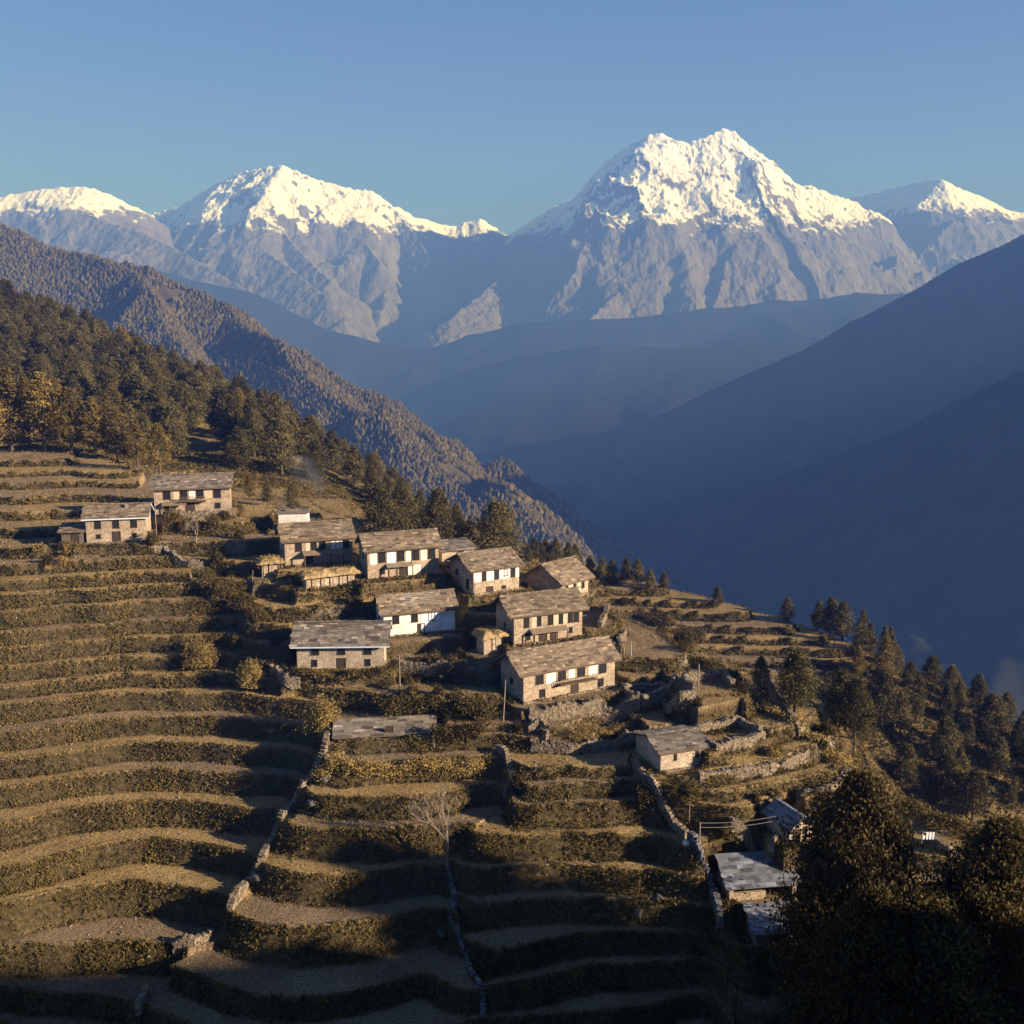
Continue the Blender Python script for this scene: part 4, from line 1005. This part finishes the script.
# golden pines on the upper left
for i, (u, vb, vt, lb) in enumerate([(12,452,370,'tall golden pine at the left edge of the upper fields'), (45,452,374,'golden pine, second from the left edge above the fields'), (-8,458,384,'golden pine cut by the left edge of the view'),
    (72,456,388,'golden pine above the fields, third in the row from the left'), (96,458,398,'golden pine standing over bare pale trunks'), (118,462,408,'golden pine in the middle of the sloping row'),
    (138,468,420,'shorter golden pine near the lower end of the sloping row'), (160,478,424,'bright golden pine at the lower right end of the row, above the highest house'), (60,444,380,'golden pine in the second rank, left part of the row'), (108,450,402,'golden pine in the second rank, right part of the row'), (30,446,378,'dense golden pine filling the gap behind the leftmost two')]):
    tree_px('gold%d' % (i % 4), u, vb, vt, lb, widen=1.0, group='golden pines above the upper left fields', name='golden_pine')
# spur on the right
for i, (u, vb, vt) in enumerate([(534,556,538),(545,560,540),(556,564,540),(568,568,542),(575,568,545),(590,572,556),(602,578,558),(612,578,560),(626,580,558),(637,584,560),(650,586,570),(664,588,572),(541,562,545),(528,560,545)]):
    tree_px('pine%d' % (i % 5), u, vb + 4, vt, 'small pine in the thin broken row along the terraced spur, seen against the blue valley', group='pines along the terraced spur')
for (u, vb, vt, lb) in [(717,608,587,'lone small pine on the bare skyline of the terraced spur'), (787,622,598,'lone pine on the skyline left of the close trio'), (818,632,601,'dark pine, left of the close trio at the end of the terraced spur'),
    (830,636,598,'dark pine, middle of the close trio at the end of the terraced spur'), (842,640,602,'dark pine, right of the close trio at the end of the terraced spur')]:
    tree_px('pine%d' % (u % 5), u, vb, vt, lb)
rr = np.random.default_rng(77)
pts = []
def scatter(n, box, inside, mind, r, tries=60000):
    out = []
    for _ in range(tries):
        if len(out) >= n: break
        x = r.uniform(box[0], box[1]); y = r.uniform(box[2], box[3]); z = float(ground(x, y)); u, v = to_px(x, y, z)
        if not inside(u, v, x, y): continue
        if any((x - a) ** 2 + (y - b) ** 2 < mind ** 2 for a, b in out): continue
        out.append((x, y))
    return out
def in_right(u, v, x, y):
    if y < 150 or y > 300 or u > 1130: return False
    top = np.interp(u, [840, 900, 960, 1024, 1130], [640, 672, 705, 740, 800]); low = np.interp(u, [800, 850, 900, 960, 1024, 1130], [690, 715, 745, 790, 840, 900])
    return (u > 850 and top < v < low)
for i, (x, y) in enumerate(scatter(95, (50, 190, 150, 290), in_right, 4.2, rr)):
    plant('gold%d' % (i % 4) if i % 6 == 0 else 'pine%d' % (i % 5) if i % 3 else 'slim%d' % (i % 3), x, y, rr.uniform(4.8, 9.0), 'conifer among many alike in the dark wood on the far right slope', group='conifers of the right-hand wood', widen=rr.uniform(.8, 1.15))
for (u, vb, vt, lb) in [(760,690,657,'small round conifer above the walled pen, at the foot of the terraced spur'), (795,712,650,'dark conifer by the ridge, left of the taller golden-sided one'), (840,728,672,'dark conifer with a blunt top, beside the golden-edged one'),
    (853,738,680,'golden-edged conifer standing behind the utility pole'), (882,730,672,'grey-green conifer at the shaded edge of the right wood'), (905,790,745,'small pale conifer in the shaded hollow'), (945,800,752,'golden conifer on the right ridge, left of two'),
    (972,822,770,'rounded golden conifer low on the right ridge'), (958,790,748,'slim conifer between two golden ones on the right ridge')]:
    tree_px('round%d' % (u % 3) if u % 2 else 'pine%d' % (u % 5), u, vb, vt, lb)
# the wooded hillside at the upper left
def in_left(u, v, x, y):
    if y < 196 or u < -60 or u > 478: return False
    low = np.interp(u, [-60, 0, 100, 180, 240, 300, 360, 430, 500], [425, 432, 446, 474, 484, 482, 500, 532, 552])
    return v < low
lf = scatter(345, (-260, 10, 196, 470), in_left, 5.1, rr)
lf.sort(key=lambda p: p[1])
for i, (x, y) in enumerate(lf[:300]):
    plant(('gold%d' % rr.integers(0, 4)) if rr.uniform() < .07 else ('round%d' % rr.integers(0, 3)) if rr.uniform() < .3 else ('pine%d' % rr.integers(0, 5)), x, y, rr.uniform(9.0, 13.5) * float(np.interp(to_px(x, y, float(ground(x, y)))[0], [240, 420], [1, .6])), 'conifer among hundreds alike in the dense wood on the hillside behind the village', group='conifers of the dense hillside wood', widen=rr.uniform(.9, 1.25), name='forest_conifer')

# what lies beyond: the rest of that wood and of the far wooded ridge, too many to count
def cone_mass(name, P, h, rad, r, leafm, label, n=7):
    a = np.arange(n) * 2 * np.pi / n; k = len(P); hh = h * r.uniform(.6, 1.3, k); ra = rad * r.uniform(.7, 1.3, k)
    rings = []
    for f, q in ((.12, .7), (.4, 1.0), (.72, .62), (1.0, .06)):
        w = r.uniform(.7, 1.25, (k, n)); rings.append(np.stack([P[:, 0:1] + np.cos(a) * ra[:, None] * q * w, P[:, 1:2] + np.sin(a) * ra[:, None] * q * w, P[:, 2:3] + hh[:, None] * f + np.zeros((1, n))], -1))
    V = np.stack(rings, 1).reshape(-1, 3); i = np.arange(n); j = (i + 1) % n
    f0 = np.concatenate([np.stack([i + n * m, j + n * m, j + n * (m + 1), i + n * (m + 1)], -1) for m in range(3)])
    Fc = (f0[None] + (np.arange(k) * 4 * n)[:, None, None]).reshape(-1, 4)
    T = np.repeat(r.uniform(0, 1, k), 4 * n)
    o = mesh_np(name, V, Fc, M[leafm], tint=T); return tag(o, label, None, None, 'stuff')
lx, ly, LZ = LH; r = np.random.default_rng(91)
Pf = np.c_[r.uniform(lx[0], lx[-1], 330000), r.uniform(900, 2500, 330000)]
zz = bilin(lx, ly, LZ, Pf[:, 0], Pf[:, 1]); u, v = to_px(Pf[:, 0], Pf[:, 1], zz)
dens = fbm(Pf[:, 0] / 150, Pf[:, 1] / 150, 4)
kp = (u > -80) & (u < 760) & (v > 150) & (v < 600) & (dens > -.6 + .25 * (u > 250)) & (zz > -640)
Pf = np.c_[Pf, zz][kp][:90000]
cone_mass('ridge_forest', Pf, 10.5, 3.4, r, 'needles', 'hazy conifer forest covering the brown ridge')
bare = [p for p in lf[300:]]
if bare:
    cone_mass('background_wood', np.array([(x, y, float(ground(x, y))) for x, y in bare]), 11, 3, r, 'needles', 'remaining conifers of the hillside wood')

# unseen trees added on the side spur to soften the shadow that falls over the foot of the slope
for i in range(9):
    y = rr.uniform(5, 34); x = np.interp(y, [p[1] for p in SHADE_SPUR], [p[0] for p in SHADE_SPUR]) + rr.normal(0, 5)
    if to_px(x, y, float(ground(x, y)))[0] < 1060: continue
    plant('round%d' % (i % 3), x, y, rr.uniform(3.5, 6.5), 'unseen pine added on the shading spur beyond the right edge of the view', group='unseen pines added on the shading spur')

# the two big dark trees at the lower right
def big(u, v, Y, h, proto, label, widen=1.0, z=None):

    dx, dy, dz = ray(u, v); x = float(dx / dy * Y); zt = float(dz / dy * Y)
    z = float(ground(x, Y)); root = plant(proto, x, Y, zt - z, label, z=z, name='broadleaf_tree', widen=widen); return root
big(862, 782, 84, 0, 'big0', 'huge dark broadleaf tree beside the sheds, golden on its right side', .68)
big(1004, 826, 80, 0, 'big1', 'huge dark broadleaf tree at the right edge of the view', .74)
big(925, 905, 74, 0, 'big1', 'lower dark tree filling the corner between the two huge ones', .8)
big(880, 900, 74, 0, 'big0', 'dark spreading tree in deep shade below the sheds', .7)

# ------------------------------------------------------------ shrubs, haystack-shaped bushes and the bare tree
def bush(u, v, w, h, label, leafm='leaves_gold', seed=0, n=1500, size=.13, name='bush', cat='bush', group=None, xyz=None):
    r = np.random.default_rng(500 + seed); x, y, z = xyz or hit(u, v)
    c = r.normal(0, 1, (60, 3)); c /= np.linalg.norm(c, axis=1)[:, None]; c[:, 2] = np.abs(c[:, 2]); c *= (w / 2, w / 2, h) * r.uniform(.55, .95, (60, 1))
    P = np.repeat(c, n // 60, 0) + r.normal(0, 1, (n // 60 * 60, 3)) * (w * .1, w * .1, h * .12); P[:, 2] = np.maximum(P[:, 2], .05)
    V, Fc = leaf_quads(P, size, r); T = np.repeat(np.clip(np.repeat(r.uniform(.15, .85, 60), n // 60) + r.normal(0, .12, len(P)), 0, 1), 4)
    root = tag(empty(name, (x, y, z)), label, cat, group)
    mesh_np('foliage', V, Fc, M[leafm], root, tint=T)
    mb = MB()
    for _ in range(7):
        a = r.uniform(0, 6.28); q = r.uniform(.2, .5) * w * .6; mb.tube((0, 0, -.3), (math.cos(a) * q, math.sin(a) * q, h * .6), .06, .02, 4)
    mb.build('stem', M['bark'], root); return root
bush(200, 664, 4.6, 3.0, 'broad golden willow-like bush standing alone on the left terraces', seed=1, n=5400, size=.12)
bush(251, 687, 3.0, 3.4, 'upright golden bush between the broad one and the rubble stone house', seed=2, n=4200, size=.12)
bush(323, 731, 4.2, 4.4, 'haystack-shaped golden bush beside the long low shed', seed=3, n=5400, size=.12)
bush(67, 553, 2.4, 1.8, 'golden bush below the left lean-to', seed=4, n=1800)
bush(683, 645, 3.6, 2.6, 'dark olive bush on the ridge line', 'scrub', seed=5, n=1800)
bush(668, 625, 3, 2, 'olive bush higher up the ridge line', 'scrub', seed=6, n=1500)
bush(700, 640, 2.6, 1.8, 'small olive bush, lower right of the ridge pair', 'scrub', seed=7, n=1500)

# ------------------------------------------------------------ scrub on the terrace banks, dry grass along the lips and on the fields
r = np.random.default_rng(601)
sel = (PU > -60) & (PU < 1090) & (PV < 1090) & (YY > 74) & (YY < 232)
jj, ii = np.nonzero(sel)
area = (np.gradient(GX)[ii] * np.gradient(GY)[jj])
ris = RIS[jj, ii]; ntv = nat[jj, ii]; seci = sec[jj, ii]
patch = fbm(GX[ii] * .16 + 7, GY[jj] * .16, 3) * np.where(GY[jj] > 150, .3, 1)
def draw(wt, n):
    c = np.cumsum(wt); k = np.searchsorted(c, r.uniform(0, c[-1], n)); k = np.clip(k, 0, len(ii) - 1)
    x = GX[ii[k]] + r.uniform(-.5, .5, n) * np.gradient(GX)[ii[k]]; y = GY[jj[k]] + r.uniform(-.5, .5, n) * np.gradient(GY)[jj[k]]
    return x, y, ground(x, y)
bk = np.maximum(BANK[jj, ii] * .8, ris)
bankw = area * np.clip(bk * 1.3, .0, 1) * (bk > .08) * (ris < .95) * np.clip(.75 + patch * 1.6, .12, 2) * np.interp(YY[jj, ii], [80, 130, 175, 230], [1.5, 1.2, 1.1, .8])
x, y, z = draw(bankw + area * ntv * .30, 190000)
cl = np.c_[x, y, z + .05]; per = 7
hgt = r.uniform(.06, .30, len(cl)) * np.clip(1 + perlin(x * .3, y * .3) * 1.2, .4, 2)
P = np.repeat(cl, per, 0) + r.normal(0, 1, (len(cl) * per, 3)) * (.13, .13, .08) + np.c_[np.zeros((len(cl) * per, 2)), np.repeat(hgt, per) * r.uniform(0, 1, len(cl) * per)]
V, Fc = leaf_quads(P, .115 * np.repeat(np.interp(y, [110, 230], [1, 1.7]), per), r); T = np.repeat(np.clip(np.repeat(.5 + perlin(x * .22 + 9, y * .22) * .7 + r.normal(0, .13, len(cl)), per), 0, 1), 4)
tag(mesh_np('bank_scrub', V, Fc, M['scrub'], tint=T), 'olive and brown scrub on the terrace banks', None, None, 'stuff')
lipw = area * (ris > .78) * (ris < 1.01) * np.clip(.8 + patch, .1, 2)
x, y, z = draw(lipw, 120000); V1, F1, T1 = blades(np.c_[x, y, z - .03], .30, .035, r)
x, y, z = draw(area * (1 - ris) * np.clip(.5 + patch * 2, .05, 2) * (1 + 1.0 * ntv), 230000); V2, F2, T2 = blades(np.c_[x, y, z - .03], .17, .05, r)
tag(mesh_np('dry_grass', np.r_[V1, V2], np.r_[F1, F2 + len(V1)], M['drygrass'], tint=np.r_[T1, T2], nside=3), 'dry golden grass on the terrace lips and fields', None, None, 'stuff')

# ------------------------------------------------------------ bushes between the houses, hedges and steep banks
def hedge(px, h, w, label, seed, leafm='scrub', n_per=60, size=.13, name='hedge'):
    r = np.random.default_rng(700 + seed); P = resample([hit(u, v)[:2] for u, v in px], .3); z = ground(P[:, 0], P[:, 1])
    o0 = np.array([P[0, 0], P[0, 1], z[0]]); n = len(P) * n_per; k = r.integers(0, len(P), n)
    hh = h * np.clip(1 + perlin(k * .11 + seed, k * 0 + seed * 3.3) * .9, .35, 1.8); f = np.sqrt(r.uniform(0, 1, n))
    q = np.c_[P[k, 0] + r.normal(0, w / 2.6, n), P[k, 1] + r.normal(0, w / 2.6, n), z[k] + hh * f] - o0
    V, Fc = leaf_quads(q, size, r); T = np.repeat(np.clip(.5 + perlin(q[:, 0] * .9, q[:, 2] * 1.4 + q[:, 1]) * .8 + r.normal(0, .1, n), 0, 1), 4)
    return tag(mesh_np(name, V, Fc, M[leafm], tint=T, loc=tuple(o0)), label, 'hedge')
hedge([(386,722),(410,721),(440,721),(470,720),(492,722)], 2.3, 1.6, 'long clumpy hedge across the middle, in front of the frontmost houses', 1, n_per=190)
hedge([(436,747),(460,745),(484,742)], 1.9, 1.3, 'golden-topped hedge right of the long low shed', 2, 'scrub', n_per=150)
hedge([(320,784),(360,782),(400,782),(440,778),(480,774)], 2.0, 1.1, 'dry golden hedge along a terrace just below the long low shed', 3, 'leaves_gold', n_per=120, size=.10)
hedge([(300,680),(330,684),(360,684),(385,680)], 1.0, 1.1, 'low scrubby hedge before the rubble stone house', 4, n_per=90)
hedge([(205,590),(225,600),(245,612),(262,628)], 1.8, 1.8, 'dark thicket in the ravine left of the village', 5, 'leaves_dark', n_per=160)
hedge([(545,736),(580,738),(615,735),(635,728)], 1.0, 1.0, 'dry scrub strip between the two retaining walls', 6, 'leaves_gold', n_per=70, size=.09)
hedge([(640,612),(660,632),(685,650),(712,668),(745,690)], 1.0, 1.3, 'scrub running down the crest of the near ridge, upper stretch', 7, n_per=90)
hedge([(760,700),(790,722),(820,745),(850,768),(880,790)], .9, 1.2, 'scrub running down the crest of the near ridge, lower stretch', 8, 'leaves_gold', n_per=60)
hedge([(880,790),(910,812),(945,832),(985,855)], 1.3, 1.6, 'thick scrub on the lowest part of the right ridge', 9, n_per=110)
rb = np.random.default_rng(808)
BP = []
for (u0, u1, v0, v1, k) in [(200,285,560,660,16),(290,360,590,615,5),(455,505,610,700,9),(385,470,645,700,9),(600,660,600,650,4),(690,790,660,760,6),(640,700,770,810,6),(500,520,730,800,5),(700,860,790,840,8),(150,240,520,545,6),(740,860,690,760,3),(20,70,548,575,4)]:
    for _ in range(k): BP.append((rb.uniform(u0, u1), rb.uniform(v0, v1)))
BM = {}
def bush_mesh(w, h, leafm, seed, n=1500, size=.11):
    r = np.random.default_rng(900 + seed)
    c = r.normal(0, 1, (50, 3)); c /= np.linalg.norm(c, axis=1)[:, None]; c[:, 2] = np.abs(c[:, 2]); c *= (w / 2, w / 2, h) * r.uniform(.3, 1.0, (50, 1))
    P = np.repeat(c, n // 50, 0) + r.normal(0, 1, (n // 50 * 50, 3)) * (w * .1, w * .1, h * .1); P[:, 2] = np.maximum(P[:, 2], .03)
    V, Fc = leaf_quads(P, size, r); T = np.repeat(np.clip(np.repeat(r.uniform(.1, .9, 50), n // 50) + r.normal(0, .1, len(P)), 0, 1), 4)
    o = mesh_np('bush', V, Fc, M[leafm], tint=T); sc.collection.objects.unlink(o); return o.data
bms = [bush_mesh(2.2, 1.6, 'scrub', 1), bush_mesh(1.7, 1.5, 'leaves_dark', 2), bush_mesh(1.6, 1.0, 'leaves_gold', 3), bush_mesh(2.6, 1.9, 'scrub', 4), bush_mesh(1.5, 2.0, 'leaves_dark', 5)]
def clear_of_sites(x, y, m=.6):
    for (a, b, z, yaw, L, W) in SITE.values():
        c, s_ = math.cos(yaw), math.sin(yaw); p = (x - a) * c + (y - b) * s_; q = -(x - a) * s_ + (y - b) * c
        if -m < p < L + m and -m < q < W + m: return False
    return True
for (u, v) in BP:
    x, y, z = hit(u, v)
    if not clear_of_sites(x, y, 1.2): continue
    o = link(bpy.data.objects.new('wild_bush', bms[rb.integers(0, 5)])); o.location = (x, y, z - .1); s_ = rb.uniform(.6, 1.25); o.scale = (s_, s_, s_ * rb.uniform(.7, 1.1)); o.rotation_euler = (0, 0, rb.uniform(0, 6.28))
    tag(o, 'wild bush among many alike on the banks and paths around the village', 'bush', 'wild bushes around the village')

# ------------------------------------------------------------ poles, wires, posts
def pole(u, v, vt, label, r0=.09, name='wooden_pole', cat='pole', m='wood_grey', lean=0.0, cross=False):
    x, y, z = hit(u, v); dz = ray(u, vt); h = float(dz[2] / dz[1] * y) - z
    root = tag(empty(name, (x, y, z)), label, cat)
    MB().tube((0, 0, -.5), (lean * h, 0, h), r0, r0 * .75, 8).build('shaft', M[m], root)
    if cross: MB().box(lean * h - .7, lean * h + .7, -.05, .05, h - .5, h - .4).build('crossarm', M[m], root)
    return np.array((x + lean * h, y, z + h))
pole(157, 541, 506, 'thin pole between the two highest houses', .07)
pole(400, 694, 655, 'wooden pole in front of the all-white house', .09)
pole(503, 721, 680, 'leaning pale pole at the left corner of the frontmost two-storey house', .09, lean=.06)
A_ = pole(699, 851, 822, 'short post with wires at the corner of the shaded yard', .10)
pole(689, 824, 797, 'thin stick beside the wired yard post', .05)
pole(853, 764, 729, 'dark utility pole on the right ridge', .08, cross=True, m='wood_dark')
pole(377, 527, 507, 'grey post standing behind the panelled house', .10)
pole(434, 752, 733, 'post at the right end of the long low shed', .07)
pole(252, 590, 570, 'bent pale stake in the ravine thicket', .05, lean=.1)
pole(631, 656, 641, 'blue painted post right of the frontmost two-storey house', .07, m='bluepaint')
pole(698, 690, 664, 'stout post in the ruined wall near the ridge', .12)
pole(475, 600, 579, 'porch-side post at the left corner of the half-white house', .07)
xk, yk, zk = SITE['K'][:3]
for i_, dz_ in enumerate((0, -.5)):
    a = A_ + (0, 0, -.1 + dz_); b = np.array((xk - 1.2, yk + 1.2, zk + 2.5 + dz_)); mb = MB(); p = a
    for t in np.linspace(0, 1, 14)[1:]:
        q = a + (b - a) * t; q = q - np.array((0, 0, 1.0 * t * (1 - t))); mb.tube(p, q, .025, .025, 4); p = q
    tag(mb.build('wire', M['wood_grey']), ['upper', 'lower'][i_] + ' wire slung from the yard post to the little gabled shed', 'wire')
# drying frame beside the highest house
x, y, z = hit(236, 511); fr = tag(empty('drying_frame', (x, y, z), .2), 'square wooden frame beside the right end of the highest house', 'frame')
for dx_ in (0, 2.6):
    for dy_ in (0, 1.6): MB().box(dx_, dx_ + .12, dy_, dy_ + .12, -.3, 1.5).build('post', M['wood'], fr)
MB().box(-.2, 2.9, -.05, .06, 1.5, 1.6).box(-.2, 2.9, 1.62, 1.72, 1.5, 1.6).build('rail', M['wood'], fr)
# bare leafless tree in the middle
def bare_tree(u, v, vt, label, seed):
    r = np.random.default_rng(seed); x, y, z = hit(u, v); d = ray(u, vt); h = float(d[2] / d[1] * y) - z
    root = tag(empty('bare_tree', (x, y, z)), label, 'tree'); mb = MB()
    mb.tube((0, 0, -.4), (.1, 0, h * .3), .17, .13, 7); mb.build('trunk', M['bark_pale'], root)
    br = MB()
    def grow(p, d_, l, rad, k):
        q = p + d_ * l; br.tube(p, q, rad, rad * .7, 5)
        if k == 0: return
        for _ in range(3 if k > 1 else 4):
            e = d_ + r.normal(0, .38, 3); e[2] = abs(e[2]) * .8 + .35; e /= np.linalg.norm(e); grow(q, e, l * r.uniform(.6, .85), rad * .62, k - 1)
    for _ in range(4):
        e = np.array((r.normal(0, .4), r.normal(0, .4), 1.0)); e /= np.linalg.norm(e); grow(np.array((.1, 0, h * .3)), e, h * .24, .10, 4)
    br.build('branches', M['bark_pale'], root)
bare_tree(447, 868, 795, 'leafless pale tree with spreading twigs at the head of the foreground gully', 61)
bare_tree(196, 545, 520, 'small leafless tree below the highest house', 62)
# prayer-flag like white cloths on a line near the big trees, painted and washed things
x, y, z = hit(921, 850); fl = tag(empty('cloth_line', (x, y, z)), 'short line of white cloths showing between the two huge dark trees', 'cloth line')
for dx_ in (0, 1.4): MB().tube((dx_, 0, -.3), (dx_, 0, 2.0), .05, .04, 6).build('post', M['wood_grey'], fl)
for q in range(4):
    MB().hexa([(.08 + .33 * q, -.02, 1.1), (.34 + .33 * q, .03, 1.05), (.34 + .33 * q, .05, 1.05), (.08 + .33 * q, 0, 1.1), (.08 + .33 * q, 0, 1.9), (.34 + .33 * q, 0, 1.88), (.34 + .33 * q, .02, 1.88), (.08 + .33 * q, .02, 1.9)]).build('cloth', M['cloth_white'], fl)
def boulder(u, v, s, label, m='bluestone', seed=0, squash=.7):
    r = np.random.default_rng(seed + 40); x, y, z = hit(u, v)
    import bmesh
    bm = bmesh.new(); bmesh.ops.create_icosphere(bm, subdivisions=3, radius=s)
    for w in bm.verts:
        n = 1 + .35 * float(perlin(np.array(w.co.x / s * 1.3 + seed), np.array(w.co.y / s * 1.3 + w.co.z / s))) + r.normal(0, .015); w.co *= n; w.co.z *= squash
    me = bpy.data.meshes.new('boulder'); bm.to_mesh(me); bm.free(); me.materials.append(M[m])
    o = link(bpy.data.objects.new('boulder', me)); o.location = (x, y, z + s * .25); return tag(o, label, 'rock')
boulder(326, 780, .7, 'round blue-grey boulder at the top of the left climbing wall', seed=1)
boulder(257, 880, .9, 'biggest boulder, leaning against the left climbing wall', seed=2)
boulder(658, 900, .45, 'small pale boulder alone on a right-hand foreground terrace', seed=3)
boulder(637, 921, .5, 'pointed tan stone standing on a right-hand foreground terrace', 'drystone', 4, 1.5)
boulder(686, 846, .4, 'white-topped rock beside the wired yard post', 'plaster', 5)
boulder(312, 806, .6, 'boulder in the bend of the left climbing wall', seed=6)
boulder(442, 935, .6, 'boulder where the blue stone line kinks', seed=7)

# scattered field stones, too many and too small to tell apart
r = np.random.default_rng(640)
x, y, z = draw(area * (.35 + ris) * np.clip(.3 + patch * 2, .02, 2), 9000)
mb = MB()
for i in range(len(x)):
    s_ = r.uniform(.08, .26); mb.stone(np.array((x[i], y[i], z[i] + s_ * .2)), s_, s_ * .8, s_ * .6, r.uniform(0, 3), r)
tag(mb.build('field_stones', M['drystone']), 'loose stones strewn over fields and banks', None, None, 'stuff')

# thin blue smoke rising behind the village
sm = bpy.data.materials.new("smoke air"); sm.use_nodes = True; N = sm.node_tree.nodes; L_ = sm.node_tree.links; N.remove(N["Principled BSDF"])
pv = N.new("ShaderNodeVolumePrincipled"); pv.inputs["Color"].default_value = (.75, .85, 1, 1)
tcn = N.new("ShaderNodeTexCoord"); no = N.new("ShaderNodeTexNoise"); no.inputs["Scale"].default_value = .35; no.inputs["Detail"].default_value = 3
L_.new(tcn.outputs["Object"], no.inputs["Vector"]); mr = N.new("ShaderNodeMapRange"); mr.inputs[1].default_value = .45; mr.inputs[2].default_value = .75; mr.inputs[4].default_value = .055
L_.new(no.outputs["Fac"], mr.inputs[0]); L_.new(mr.outputs[0], pv.inputs["Density"]); L_.new(pv.outputs[0], N["Material Output"].inputs["Volume"])
x, y, z = hit(322, 497); n = 14; rings = []
an = np.arange(n) * 2 * np.pi / n
for k in range(9):
    f = k / 8; w = .6 + 3.2 * math.sin(math.pi * min(f * .75 + .02, 1)) ; rings.append(np.c_[x - f * 5 + np.cos(an) * w, y + np.sin(an) * w, np.full(n, z + .4 + f * 8)])
V = np.concatenate(rings + [np.array([[x, y, z + .3], [x - 5, y, z + 8.6]])]); Fq = grid_faces(n, 9)
Fq = [tuple(q) for q in Fq] + [((k + 1) * n - 1, k * n, (k + 1) * n, (k + 2) * n - 1) for k in range(8)]
Ft = [(len(V) - 2, (i + 1) % n, i) for i in range(n)] + [(len(V) - 1, 8 * n + i, 8 * n + (i + 1) % n) for i in range(n)]
me = bpy.data.meshes.new('smoke'); me.from_pydata([tuple(q) for q in V], [], Fq + Ft); me.materials.append(sm)
tag(link(bpy.data.objects.new('smoke', me)), 'thin blue smoke above the fields behind the village', None, None, 'stuff')
